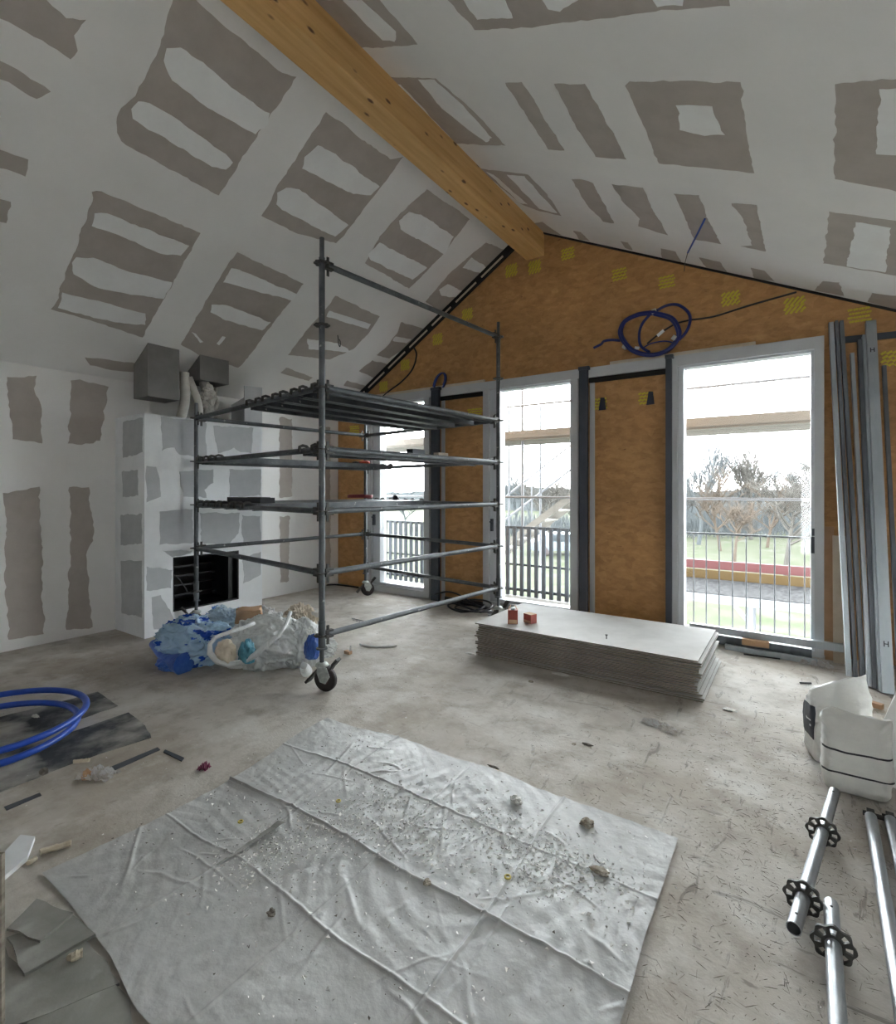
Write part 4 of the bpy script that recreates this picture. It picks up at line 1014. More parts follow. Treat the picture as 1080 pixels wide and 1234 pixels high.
# ================================================================== RUBBISH BAGS
def crease(p):
    return max(0., 1 - 2.6 * abs(noise.noise(p))) ** 2
def bag(c, r, sx, sy, sz, seed, m, name, lab, sub=6, rot=0., amp=.28, fr=1.5, fine=.10, folds=0):
    """crumpled plastic bag: lumpy sack with sharp film creases"""
    bm = bmesh.new(); bmesh.ops.create_icosphere(bm, subdivisions=sub, radius=1); o_ = Vector((seed * 3.1, seed * 1.7, seed)); vs = []
    for v in bm.verts:
        p = v.co
        w = 1 + amp * noise.noise(p * fr + o_) + .12 * crease(p * 1.7 + o_) + fine * crease(p * 3.1 - o_) + fine * .45 * crease(p * 6.5 + o_)
        if folds:
            an = math.atan2(p.y, p.x); w += .05 * abs(math.sin(an * folds * .5 + 2.2 * noise.noise(p * 2.5 + o_))) * (1 - .4 * abs(p.z))
        vs.append(Vector((p.x * sx, p.y * sy, p.z * sz)) * (w * r))
    zc_ = min(q.z for q in vs) * .55; R3 = Matrix.Rotation(rot, 3, 'Z')
    vs = [R3 @ Vector((q.x, q.y, max(q.z, zc_) - zc_)) + Vector(c) for q in vs]
    o2 = MB().add(vs, [tuple(v.index for v in f.verts) for f in bm.faces]).build(name, m, smooth=False); bm.free()
    o2.data.polygons.foreach_set('use_smooth', [True] * len(o2.data.polygons))
    return tag(o2, lab, 'bag')
cb = P(240, 806)
bb = bag(P(238, 797), .27, 1.15, .80, .80, 2, M_BAGB, 'blue_rubbish_bag', 'stuffed translucent blue printed plastic bag on the floor', rot=YAW, fine=.16)
# knotted tail of the blue bag
tl_ = P(190, 790)
mb = MB().tube([P(222, 800, .08), P(205, 797, .07), P(192, 788, .10), P(186, 776, .13)], [.10, .06, .03, .045], 12)
o = mb.build('knot_tail', mat('deep_blue_film', (.02, .08, .40, 1), .35, col2=(.06, .16, .5, 1), scale=9, bump=.7, bscale=15), None, smooth=True)
def adopt(child, parent):
    w_ = WM[child]; child.parent = parent; child.matrix_basis = WM[parent].inverted() @ w_
adopt(o, bb)
o = lump(P(203, 806), .10, 1.4, .8, .6, 6, 4).build('dark_corner', MATS['deep_blue_film'], smooth=True); adopt(o, bb)
# blue printed bands
bag(P(268, 770), .19, 1.15, .85, .95, 5, M_BAGP, 'pale_blue_bag', 'pale blue crumpled bag squeezed behind the blue printed bag', rot=YAW, fine=.2)
wb = bag(P(322, 800), .29, 1.15, .80, .83, 9, M_BAGW, 'white_rubbish_bag', 'large white plastic rubbish bag with a torn handle', rot=YAW, folds=17, fine=.10)
bag(P(362, 798), .20, .95, .85, 1.15, 12, M_BAGW, 'upright_white_bag', 'upright pleated white bag behind the scaffold leg', rot=YAW, folds=15)
bag(P(378, 790), .15, 1.2, .8, .8, 14, M_BAGW, 'limp_white_bag', 'limp white bag end sticking out past the scaffold leg', rot=YAW, folds=9, fine=.2)
# handle loop of the white bag, opening with contents
cf = -FWD
def at(px, py, zc): return CAMP + ray(px, py) * zc
zc0 = 4.30
loop = [(350, 738), (345, 752), (336, 766), (322, 776), (307, 790), (292, 798), (276, 801), (262, 797), (253, 787), (253, 776), (260, 768), (276, 762), (292, 757), (306, 751)]
pts = [at(x, y, zc0 + (.30 if i in (0, 13) else .14 if i in (1, 12) else .06 if i in (2, 11) else 0)) for i, (x, y) in enumerate(loop)]
mb = MB(); 
N = len(pts); th_ = []
for i in range(N):
    th_.append(.026 if 2 < i < 9 else .018)
o = MB().tube(pts, th_, 8).build('handle_loop', M_BAGW, wb, smooth=True)
o = lump(at(298, 781, 4.34) - UP * .12, .105, .6, .6, 1.1, 21, 4).build('teal_contents', M_TEAL, None, smooth=True); adopt(o, wb)
o = lump(at(272, 782, 4.36) - UP * .11, .12, .8, .6, .9, 22, 4).build('cream_contents', M_PAPER, None, smooth=True); adopt(o, wb)
o = lump(at(376, 779, 4.30) - UP * .10, .11, .55, .5, 1.1, 24, 4).build('blue_contents', MATS['deep_blue_film'], None, smooth=True); adopt(o, wb)
# crumpled white tail hanging to the floor
mb = MB().tube([P(366, 802, .16), P(368, 806, .08), P(370, 810, .03), P(372, 812, .02)], [.03, .045, .05, .03], 12)
o = mb.build('bag_tail', M_BAGW, wb, smooth=True)
# paper packages on top / behind
def pack(px, py, z, w, dp, h, rot, m, name, lab, cat, seed):
    c = P(px, py, z); 
    bm = bmesh.new(); bmesh.ops.create_cube(bm, size=1); bmesh.ops.subdivide_edges(bm, edges=bm.edges, cuts=7, use_grid_fill=True)
    R_ = Matrix.Rotation(rot, 3, 'Z'); vs = []
    for v in bm.verts:
        p = Vector((v.co.x * w, v.co.y * dp, (v.co.z + .5) * h)); p += noise.noise_vector(p * 9 + Vector((seed, 0, 0))) * .03 + noise.noise_vector(p * 25 + Vector((seed, 4, 0))) * .008
        p.z = max(0, p.z); vs.append(c + R_ @ p)
    o_ = MB().add(vs, [tuple(v.index for v in f.verts) for f in bm.faces]).build(name, m, smooth=True); bm.free()
    return tag(o_, lab, cat)
pack(300, 775, 0, .24, .18, .36, YAW + .3, M_CARD, 'brown_paper_bag', 'crumpled brown paper bag behind the white rubbish bag', 'paper bag', 2)
bag(P(318, 768), .17, 1.1, .8, 1.0, 31, M_BAGW, 'small_white_bag', 'small white crumpled bag on top between brown paper and cream paper', rot=YAW, fine=.2)
bag(P(361, 770), .17, 1.0, .85, 1.05, 33, M_PAPER, 'cream_paper_bundle', 'cream crumpled paper bundle behind the white rubbish bags', rot=YAW, fine=.25)
pack(378, 768, 0, .14, .13, .30, YAW, M_SACK, 'beige_bucket_bag', 'beige half-filled bag next to the cream paper bundle', 'paper bag', 7)

# ================================================================== SACKS AND PANEL AT THE RIGHT
def sack(c, w, dp, h, rot, m, name, lab, seed, tilt=0.):
    """stuffed paper sack standing upright: flat-sided pillow with a crimped, ragged top"""
    N, K = 120, 60; R_ = Matrix.Rotation(rot, 3, 'Z')
    def sp(v, e): return math.copysign(abs(v) ** e, v)
    def surf(u, v, off=0.):
        a = 2 * math.pi * u; zf = v
        k = max(0, (zf - .72) / .28); pin = 1 - .90 * k ** 1.3; b_ = max(0, (.12 - zf) / .12)
        bulge = 1 + .05 * math.sin(zf * math.pi)
        x = sp(math.cos(a), .30) * w / 2 * bulge * (1 - .07 * b_ ** 2 + .03 * k); y = sp(math.sin(a), .50) * dp / 2 * pin * (1 - .3 * b_ ** 2) * bulge
        z = zf * h * (1 + tilt * x / w)
        p = Vector((x, y, z)); o_ = Vector((seed, 0, 0))
        p += noise.noise_vector(p * 6 + o_) * .010 + noise.noise_vector(p * 17 + o_) * .005
        nn = Vector((math.cos(a) / w, math.sin(a) / dp, 0)).normalized()
        p += nn * (.010 * crease(p * 8 + o_) * (.5 + .5 * k) - .004 * crease(p * 15 - o_))
        if zf > .9: p.z += .022 * noise.noise(Vector((x * 16, seed, 0))) * (zf - .9) / .1; p.y += .012 * noise.noise(Vector((x * 22, seed, 3))) * (zf - .9) / .1
        p.z = max(0, p.z)
        return Vector(c) + R_ @ (p + nn * off)
    vs = [surf(i / N, j / K) for j in range(K + 1) for i in range(N)]
    fs = [(j * N + i, j * N + (i + 1) % N, (j + 1) * N + (i + 1) % N, (j + 1) * N + i) for j in range(K) for i in range(N)]
    fs += [tuple(reversed(range(N))), tuple(range(K * N, (K + 1) * N))]
    o_ = MB().add(vs, fs).build(name, m); o_.data.polygons.foreach_set('use_smooth', [True] * len(o_.data.polygons))
    return tag(o_, lab, 'sack', 'white sacks by the panel'), surf
def band(surf, u0, u1, v0, v1, parent, name, m, n=40, slope=0.):
    mb = MB(); vs = []; r_ = 7
    for k in range(n + 1):
        u = u0 + (u1 - u0) * k / n; s_ = slope * (k / n)
        for j in range(r_): vs.append(surf(u, v0 + (v1 - v0) * j / (r_ - 1) + s_, .0055))
    o_ = MB().add(vs, [(k * r_ + j, (k + 1) * r_ + j, (k + 1) * r_ + j + 1, k * r_ + j + 1) for k in range(n) for j in range(r_ - 1)]).build(name, m, None, smooth=True); adopt(o_, parent); return o_
s1, f1_ = sack((.262, 3.51, 0), .285, .19, .415, .0, M_SACK, 'filled_sack', 'full whitish sack with two black stripes in front of the other sack', 3)
band(f1_, .565, .925, .27, .295, s1, 'black_stripe', M_STRIPE); band(f1_, .55, .91, .56, .585, s1, 'black_stripe', M_STRIPE)
s2, f2_ = sack((.20, 3.86, 0), .28, .24, .46, .30, M_SACKW, 'opened_sack', 'half-open white sack with dark printed side panel, behind the striped sack', 8, .25)
band(f2_, .44, .60, .34, .80, s2, 'dark_label', mat('navy_print', (.02, .024, .035, 1), .5), 14)
band(f2_, .50, .56, .50, .53, s2, 'label_line', M_FOAM, 8); band(f2_, .50, .55, .58, .60, s2, 'label_line', M_FOAM, 8)
# white panel standing behind the sacks
tag(MB().prism([(.285, 3.655, .0), (1.36, 3.655, 0), (1.36, 3.655, 1.5), (.75, 3.655, 1.5)], (0, .013, 0)).build('white_wallboard', M_WHITE), 'white panel with slanted edge standing behind the striped sack', 'panel')
# stick
a, b = P(1030, 842, .02), P(1064, 852, .02)
t = empty('wood_batten', (a + b) / 2, 'short broken wooden batten on the floor below the steel studs', 'batten')
MB().obox(a, b, .045, .035).build('stick', M_CARD, t); MB().obox(a.lerp(b, .05) + UP * .02, a.lerp(b, .2) + UP * .05, .02, .008).build('splinter', M_BATTEN, t)

# ================================================================== SCAFFOLD PARTS ON THE FLOOR
def lying_standard(a, b, ros, lab):
    a, b = Vector(a), Vector(b); d = (b - a).normalized()
    t_ = empty('scaffold_standard', (a + b) / 2 - UP * a.z, lab, 'scaffold tube', 'short scaffold standards on the floor')
    mb = MB(); n = 20; r0, r1 = .0242, .0205; u = d.orthogonal().normalized(); w = d.cross(u); vs = []
    for q, r in ((a, r0), (b, r0), (b, r1), (a, r1)):
        vs += [q + (u * math.cos(2 * math.pi * j / n) + w * math.sin(2 * math.pi * j / n)) * r for j in range(n)]
    fs = [(i * n + j, i * n + (j + 1) % n, ((i + 1) % 4) * n + (j + 1) % n, ((i + 1) % 4) * n + j) for i in range(4) for j in range(n)]
    mb.add(vs, fs).build('tube', M_STEEL, t_, smooth=True)
    for s in ros:
        c = a + d * s; m = Matrix.Translation(c) @ d.to_track_quat('Z', 'Y').to_matrix().to_4x4()
        link('rosette', ROSM, None, m, t_)
    for s in (.05, (b - a).length - .05):
        q = a + d * s + UP * .0238; MB().lathe(q, UP, [(.005, 0), (.005, .0012)], 10).build('pin_hole', M_DARK, t_)
    return t_
ZR_ = .0605
a = Vector((.162, 3.30, ZR_)); b = Vector((-.008, 2.19, ZR_)); d = (b - a).normalized()
lying_standard(a, b, (.42, .935), 'short galvanised standard with two rosettes pointing at the striped sack')
lying_standard((.107, 2.40, ZR_), (.088, .95, ZR_), (.21, 1.21), 'galvanised standard with one visible rosette, nearest the picture bottom')
def floor_ledger(a, b, lab):
    a, b = Vector(a), Vector(b); d = (b - a).normalized(); t_ = empty('scaffold_ledger', (a + b) / 2 - UP * a.z, lab, 'scaffold tube', 'scaffold ledgers on the floor')
    MB().tube([a, b], .0242, 18).build('tube', M_STEEL, t_, smooth=True)
    for q, s in ((a, -1), (b, 1)): MB().obox(q, q + d * s * .035, .03, .045).obox(q + d * s * .02 - d.cross(UP) * .07, q + d * s * .02 + d.cross(UP) * .03, .01, .02).build('wedge_head', M_ROS, t_)
floor_ledger((.30, 3.22, .0245), (.245, 1.2, .0245), 'galvanised ledger lying beside the standards')
floor_ledger((.375, 3.24, .0245), (.325, 1.2, .0245), 'galvanised ledger lying nearest the edge wall, beyond its twin')

# ================================================================== STEEL STUDS LEANING ON THE GABLE
def cstud(a, b, w, dep, m, lab, name='steel_stud', up=None, group='steel studs leaning on the gable', face=(0, -1, 0)):
    """C-profile from a to b; web faces `face`"""
    a, b = Vector(a), Vector(b); d = (b - a).normalized(); f_ = Vector(face); f_ = (f_ - d * f_.dot(d)).normalized(); sd = d.cross(f_).normalized()
    t_ = .004; prof = [(-w / 2, -dep), (-w / 2, 0), (w / 2, 0), (w / 2, -dep), (w / 2 - .012, -dep), (w / 2 - .012, -dep + t_), (w / 2 - t_, -dep + t_), (w / 2 - t_, -t_), (-w / 2 + t_, -t_), (-w / 2 + t_, -dep + t_), (-w / 2 + .012, -dep + t_), (-w / 2 + .012, -dep)]
    return tag(MB().prism([a + sd * x + f_ * y for x, y in prof], b - a).build(name, m), lab, 'steel stud', group), sd, f_, d
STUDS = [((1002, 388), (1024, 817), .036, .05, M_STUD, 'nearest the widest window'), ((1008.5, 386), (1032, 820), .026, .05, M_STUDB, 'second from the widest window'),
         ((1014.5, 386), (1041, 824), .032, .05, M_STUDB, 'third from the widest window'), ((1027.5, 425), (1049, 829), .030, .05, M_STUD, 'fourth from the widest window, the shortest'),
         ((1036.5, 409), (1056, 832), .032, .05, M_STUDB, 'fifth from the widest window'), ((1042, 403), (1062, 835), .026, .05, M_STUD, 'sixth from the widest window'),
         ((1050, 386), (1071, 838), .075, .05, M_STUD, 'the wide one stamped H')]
for k, (tp, bt, w, dp, m, lab) in enumerate(STUDS):
    a = P(*bt); b = PY(tp[0], tp[1], YG - .07)
    fc = RGT * -.55 - FWD
    o, sd, f_, d = cstud(a + Vector((0, .0, .012)), b, w, dp, m, 'zinc steel stud leaning on the gable, ' + lab, face=fc)
    if k == 6:
        Ls = (b - a).length
        for s in (.115, .905):
            c = a + Vector((0, 0, .012)) + d * (Ls * s) + f_ * .0006; h = .022; q = .013
            mb = MB()
            for x in (-q, q): mb.obox(c + sd * x - d * h, c + sd * x + d * h, .007, .0012, f_)
            mb.obox(c - sd * q, c + sd * q, .007, .0012, f_)
            o_ = mb.build('letter_h', M_STRIPE); adopt(o_, o); tag(o_, 'black printed letter H')
# dark horizontal strip on board behind the studs
a = PY(1005, 408, YG - .012); b = PY(1110, 394, YG - .012); b.z = a.z - .01
tag(MB().obox((.26, YG - .012, 3.06), (XR - .01, YG - .012, 3.02), .022, .06).build('dark_batten', M_POST), 'dark horizontal batten on the gable behind the steel studs', 'batten')
# perforated angle at the edge
a = P(1086, 838); b = PY(1066, 440, YG - .05)
cstud(a + UP * .01, b, .03, .03, M_STUDB, 'dull perforated steel angle leaning on the gable past the H stud', 'steel_angle', face=RGT * -.55 - FWD)
# boards leaning between window and studs
for (x0, x1, zt_, m, lab, y0) in ((.225, .30, 1.26, M_CARD, 'narrow brown board leaning beside the widest window', 6.05), (.285, .40, 1.18, M_BATTEN, 'pale narrow board leaning beside the steel studs', 5.98)):
    MBB = MB().prism([(x0, y0, 0), (x1, y0, 0), (x1, y0 + .13, zt_), (x0, y0 + .13, zt_)], (0, .012, 0)); tag(MBB.build('leaning_board', m), lab, 'board')
# channels lying under the widest window
ch = [((-.95, 6.00, .15), (.36, 5.93, .155), .07, .05, M_STUD, 'long zinc channel lying along the foot of the widest window, the upper one'),
      ((-.98, 5.98, .06), (.12, 5.93, .06), .09, .07, M_STUDB, 'dull zinc channel on the floor below the upper channel'),
      ((-.60, 5.86, .025), (.16, 5.80, .025), .05, .04, M_STUD, 'short zinc channel on the floor in front of the others')]
for a, b, w, dp, m, lab in ch: cstud(a, b, w, dp, m, lab, 'zinc_channel', group='zinc channels under the widest window', face=(0, -1, .0))
tag(MB().box((-.45, 5.87, .07), (-.22, 5.925, .13)).build('brown_block', M_CARD), 'small brown block wedged between the zinc channels', 'block')
cstud((-2.95, 6.00, .03), (-2.3, 5.98, .03), .05, .04, M_STUDB, 'zinc channel at the foot of the window between the board panels', 'zinc_channel', group='zinc channels at the other windows', face=(0, 0, 1))
for (px, py, lab, L_, an) in ((918, 791, 'thin dark rod on the floor under the widest window', .3, .1), (971, 823, 'small black plastic clip on the floor near the studs', .09, .5)):
    c = P(px, py, .008); dd = Vector((math.cos(an), math.sin(an), 0)); tag(MB().tube([c - dd * L_ / 2, c + dd * L_ / 2], .007, 6).build('dark_rod', M_CABLE), lab, 'rod')

# ================================================================== CABLES
def cable(pts, r, m, name, lab, cat='cable', n=8):
    """Catmull-Rom through points"""
    pts = [Vector(p) for p in pts]; out = []
    for i in range(len(pts) - 1):
        p0, p1_, p2_, p3_ = pts[max(0, i - 1)], pts[i], pts[i + 1], pts[min(len(pts) - 1, i + 2)]
        for k in range(8):
            t_ = k / 8; out.append(.5 * ((2 * p1_) + (p2_ - p0) * t_ + (2 * p0 - 5 * p1_ + 4 * p2_ - p3_) * t_ ** 2 + (3 * p1_ - p0 - 3 * p2_ + p3_) * t_ ** 3))
    out.append(pts[-1]); o_ = MB().tube(out, r, n).build(name, m, smooth=True)
    return tag(o_, lab, cat) if lab else o_
YW = YG - .03
G_ = (700, 340, 6.75)
t = empty('blue_cable_coil', PY(787, 428, YW), 'taped coil of blue cable hanging on the gable above the window', 'cable coil')
def wall_loop(zpts, yoff=0., r=.016, nm='cable_loop'):
    pts = [PY(x, y, YW + yoff) for x, y in zz(*G_, *zpts)]
    o_ = cable(pts, r, M_BLUEC, nm, None); adopt(o_, t)
LP = [(600, 245), (740, 290), (800, 400), (780, 480), (700, 560), (560, 595), (420, 560), (335, 470), (315, 390), (360, 310), (470, 255), (600, 240)]
wall_loop(LP); wall_loop([(x * .97 + 12, y * .96 + 16) for x, y in LP], -.02); wall_loop([(x * .94 + 38, y * .985 + 3) for x, y in LP], -.035); wall_loop([(x * 1.01 - 4, y * 1.01 - 2) for x, y in LP], -.045); wall_loop([(x * .96 + 20, y * .93 + 34) for x, y in LP], -.03); wall_loop([(x * .985 + 18, y * .97 + 8) for x, y in LP], -.055)
wall_loop([(610, 235), (700, 190), (790, 185), (870, 240), (890, 310), (860, 400), (800, 470)]); wall_loop([(570, 255), (500, 340), (475, 430), (490, 520), (560, 570)], -.01)
wall_loop([(320, 475), (250, 470), (190, 480), (165, 505), (105, 535)]); wall_loop([(500, 540), (570, 500), (680, 480), (760, 495)], -.02, .008)
for (x, y) in ((600, 245), (370, 510), (775, 470)):
    (px, py), = zz(*G_, (x, y)); c = PY(px, py, YW - .02)
    MB().lathe(c - Vector((.028, 0, 0)), (1, 0, .2) if x == 600 else (1, 0, -.8 if x < 500 else 1.2), [(.034, 0), (.036, .005), (.036, .045), (.034, .05)], 12).build('tape_band', M_TAPE, t)
(px, py), = zz(*G_, (440, 535)); c = PY(px, py, YW - .03); MB().obox(c, c + Vector((.05, 0, -.01)), .02, .03).build('white_clip', M_WHITE, t)
bk = [PY(x, y, YG - .012) for x, y in zz(*G_, (540, 500), (640, 420), (760, 345), (880, 310), (1080, 280))] + [PY(900, 369, YG - .012), PY(960, 352, YG - .012)]
o = cable(bk, .010, M_CABLE, 'black_cable', 'black cable running from the blue coil up to the ceiling edge')
(px, py), = zz(*G_, (650, 415)); c = PY(px, py, YG - .03); tag(MB().obox(c - Vector((.035, 0, .025)), c + Vector((.035, 0, .025)), .02, .03).build('cable_tag', M_WHITE), 'white tag on the black cable inside the blue coil', 'tag')
# small blue coil above the scaffold
t = empty('small_blue_coil', PY(529, 461, YW), 'small blue cable coil hanging on the gable behind the scaffold', 'cable coil')
for k in range(3):
    pts = []
    for j in range(25):
        a_ = 2 * math.pi * j / 24; q = PY(529 + 6 * math.cos(a_) + 3.5 * math.sin(a_) + k, 461 - 11.5 * math.sin(a_), YW - .012 * k); pts.append(q)
    o = cable(pts, .010, M_BLUE if k == 1 else M_BLUEC, 'cable_loop', None, n=6); adopt(o, t)
# black cable on the far slope
cable([PY(x, y, YG - .04) for x, y in ((499, 419), (502, 428), (497, 445), (484, 460), (468, 472), (455, 484))], .012, M_CABLE, 'black_cable', 'black cable drooping from the sloping ceiling edge behind the scaffold')
# blue flex poking from the ceiling near the gable
c = PCR(842, 297)
q1, q2 = PCR(850, 263), PCR(833, 296)
t = empty('ceiling_flex', PCR(850, 263), 'short blue flex with bare wire poking out of the ceiling', 'cable')
nd = -NR.normalized()
o = cable([q1, q1.lerp(q2, .35) + nd * .05, q2 + nd * .07], .009, M_BLUE, 'blue_sleeve', None); adopt(o, t)
o = cable([q2 + nd * .07, q2 + nd * .13 + Vector((0, 0, -.05)), PCR(829, 318) + nd * .08], .003, M_CABLE, 'bare_wire', None); adopt(o, t)
# hook wire on the far ceiling
q = PCL(407, 404); t = cable([q, q + Vector((.01, 0, -.05)), q + Vector((.02, 0, -.13)), q + Vector((.045, 0, -.16)), q + Vector((.05, 0, -.10)), q + Vector((.03, 0, -.06))], .006, M_CABLE, 'ceiling_wire', 'little dark wire loop hanging from the ceiling behind the scaffold', 'wire')
# black cable heap under the window by the scaffold
c = P(566, 735, .02); pts = []
for k in range(90):
    a_ = k / 90 * math.pi * 2 * 3.5; r_ = .22 + .05 * math.sin(k * .33); pts.append(c + Vector((r_ * 1.25 * math.cos(a_), r_ * math.sin(a_) * .8, .012 + .10 * k / 90 * abs(math.sin(k * .21)))))
tag(MB().tube(pts, .013, 7).build('black_cable_heap', M_CABLE, smooth=True), 'loose heap of black cable on the floor under the board panel', 'cable')
cable([PY(525, 716, 5.93), PY(540, 713, 5.93), PY(556, 718, 5.9), PY(570, 727, 5.85), P(590, 735, .015)], .012, M_CABLE, 'black_lead', 'black lead trailing along the foot of the board panel')
cable([P(380, 707, .012), P(400, 704.5, .012), P(418, 706, .012), P(432, 708, .012)], .014, M_CABLE, 'corner_cable', 'dark cable lying along the far corner of the floor')
# steel jack base next to the stack
c = P(596, 742); tag(MB().box((c.x - .07, c.y - .05, 0), (c.x + .07, c.y + .05, .012)).tube([c + UP * .012, c + UP * .06], .02, 10).obox(c + Vector((-.1, 0, .03)), c + Vector((.1, .05, .05)), .03, .03).build('clamp', M_STEEL), 'steel clamp on the floor between scaffold castor and plasterboard stack', 'clamp')

# ================================================================== OUTSIDE
GZ = -2.7
mb = MB().box((-90, 8.2, GZ - .2), (60, 120, GZ)).box((-90, YG + .4, GZ - .2), (60, 8.2, GZ))
structure(mb.build('ground', M_GRASS, origin=(0, 0, 0)), 'pale winter lawn outside the windows')
mb = MB()
def hill(mb, y, base, amp, x0, x1, seed):
    n = 60; vs = []
    for i in range(n + 1):
        x = x0 + (x1 - x0) * i / n; h = base + amp * noise.noise(Vector((x * .03, seed, 0))) + .6 * noise.noise(Vector((x * .35, seed, 2)))
        vs += [(x, y, GZ), (x, y, h), (x, y + 12, h * .8), (x, y + 12, GZ)]
    mb.add(vs, [(4 * i + k, 4 * i + k + 1, 4 * i + 5 + k, 4 * i + 4 + k) for i in range(n) for k in range(3)])
hill(mb, 95, 1.6, 1.6, -140, 60, 3)
structure(mb.build('hills', M_HILL, origin=(0, 0, 0)), 'hazy wooded rise far beyond the lawn')
# balcony slab and picket balustrade
structure(MB().box((-9.0, YG + .14, -.16), (-2.55, 7.34, -.06)).build('balcony', M_EAVE), 'narrow balcony slab outside the two windows by the scaffold')
t = empty('picket_balustrade', (-5.8, 7.3, -.06), 'slate grey picket balustrade outside the two narrower windows', 'balustrade')
MB().box((-8.9, 7.285, 1.0), (-2.6, 7.315, 1.04)).build('top_rail', M_PICK, t); MB().box((-8.9, 7.285, .02), (-2.6, 7.315, .06)).build('bottom_rail', M_PICK, t)
MB().box((-8.9, 7.285, .42), (-2.6, 7.30, .45)).build('mid_rail', M_PICK, t)
pm = None
for k in range(51):
    x = -8.85 + k * .123
    if pm is None:
        o = MB().box((x - .028, 7.255, -.05), (x + .028, 7.283, 1.03)).build('picket', M_PICK, t); pm = o; px0 = WM[o].translation.copy()
    else: link('picket', pm.data, None, Matrix.Translation(px0 + Vector((k * .123, 0, 0))), t)
# metal railing of the widest window
t = empty('window_railing', (-.47, 6.45, -.05), 'thin metal railing outside the widest window', 'railing')
M_RAIL = mat('railing_zinc', (.075, .08, .088, 1), .5, .2)
for z in (-.03, 1.12): MB().box((-1.30, 6.44, z - .010), (.42, 6.46, z + .010)).build('rail', M_RAIL, t)
for k in range(13):
    x = -1.24 + k * .131; MB().tube([(x, 6.45, -.03), (x, 6.45, 1.12)], .007, 8).build('bar', M_RAIL, t)
MB().box((-.38, 6.42, -.05), (-.2, 6.48, .05)).build('bracket', M_EAVE, t)
# outside scaffold: plank deck above, guard tubes, standards
t = empty('facade_scaffold', (-4, 7.5, GZ), 'grey plank facade scaffold running outside the windows', 'scaffold')
for k in range(4): MB().box((-11, 7.45 + k * .25, 2.42), (3.0, 7.45 + k * .25 + .215, 2.46)).build('plank', M_EAVE, t)
MB().box((-11, 7.42, 2.45), (3.0, 7.448, 2.57)).build('toe_board', M_EAVE, t)
for z in (1.50, 2.96): MB().tube([(-11, 7.40, z), (3.0, 7.40, z)], .018, 8).build('guard_tube', M_RAIL, t)
for x in (-8.2, -5.25, -3.72, 1.9): MB().tube([(x, 7.62, GZ), (x, 7.62, 5)], .024, 8).build('upright', M_RAIL, t)
# stairway on the facade scaffold
t = empty('scaffold_stair', (-4, 9, GZ), 'pale scaffold stairway slanting outside the window between the board panels', 'stairs')
A0 = PY(632, 640, 9.0); B0 = PY(700, 590, 9.0); dv = (B0 - A0).normalized(); A0 = A0 - dv * 2.2; B0 = B0 + dv * 1.2
for y in (9.0, 9.7): MB().obox(A0 + Vector((0, y - 9, 0)), B0 + Vector((0, y - 9, 0)), .05, .12).build('stringer', M_EAVE, t)
for k in range(14):
    q = A0.lerp(B0, (k + .5) / 14); MB().box((q.x - .1, 9.02, q.z - .02), (q.x + .12, 9.68, q.z + .01)).build('tread', M_EAVE, t)
for h in (.5, .95): MB().tube([A0 + UP * h, B0 + UP * h], .02, 8).build('handrail', M_RAIL, t)
for s in (.25, .5, .75): q = A0.lerp(B0, s); MB().tube([q, q + UP * .95], .016, 6).build('baluster', M_RAIL, t)
q = PY(620, 590, 9.0)
for dx in (-.12, .55): MB().tube([(q.x + dx, 9.0, GZ), (q.x + dx, 9.0, 3.2)], .022, 8).build('support', M_RAIL, t)
# perforated deck with timber and red edge boards beyond the railing
t = empty('loading_deck', (-1, 10.5, GZ), 'raised perforated metal deck with timber and red edge boards outside the widest window', 'deck')
da = P(810, 712, -.15); 
MB().box((-2.9, 9.7, -.21), (6.5, 11.3, -.15)).build('deck_plate', M_DECK, t)
MB().box((-2.9, 9.66, -.30), (6.5, 9.70, -.16)).build('edge_angle', M_RAIL, t)
MB().box((-2.9, 11.3, -.15), (6.5, 11.36, .02)).build('timber_board', M_YTIM, t)
MB().box((-2.9, 11.4, .03), (6.5, 11.46, .20)).build('red_board', M_REDP, t)
for x in (-2.4, -.65, 3): MB().tube([(x, 10.2, GZ), (x, 10.2, -.21)], .08, 10).obox((x, 10.2, -.7), (x - .4, 10.2, -.22), .06, .06).build('post', M_RAIL, t)
# bare winter trees
def tree_mesh(seed, h, spread, tw=.11):
    r_ = random.Random(seed); br = MB(); tr = MB()
    def grow(mbx, p, d, L_, rad, lev):
        n = 4; pts = [p]; q = p.copy(); dd = d.copy()
        for i in range(n):
            dd = (dd + Vector((r_.uniform(-1, 1), r_.uniform(-1, 1), r_.uniform(-.3, .7))) * .16).normalized(); q = q + dd * (L_ / n); pts.append(q.copy())
        mbx.tube(pts, [rad * (1 - .55 * i / n) for i in range(n + 1)], 6 if lev == 0 else (4 if lev < 2 else 3), cap=False)
        if lev >= 4: return
        k = [9, 6, 5, 4][lev]
        for i in range(k):
            s_ = r_.uniform(.35, 1.0); j = min(n - 1, int(s_ * n)); base = pts[j].lerp(pts[j + 1], s_ * n - j)
            an = r_.uniform(0, 6.28); o_ = Vector((math.cos(an), math.sin(an), 0)); nd_ = (dd * .55 + o_ * spread * r_.uniform(.6, 1.1) + UP * .25).normalized()
            grow(br, base, nd_, L_ * r_.uniform(.45, .68), rad * .52, lev + 1)
    grow(tr, Vector((0, 0, 0)), Vector((0, 0, 1)), h * .55, tw, 0)
    return tr, br
TM = []
for k, (h, sp, tw) in enumerate(((6.2, .8, .13), (5.2, 1.1, .12), (7.2, .55, .14))):
    tr, br = tree_mesh(40 + k, h, sp, tw); TM.append((tr, br))
TCACHE = {}
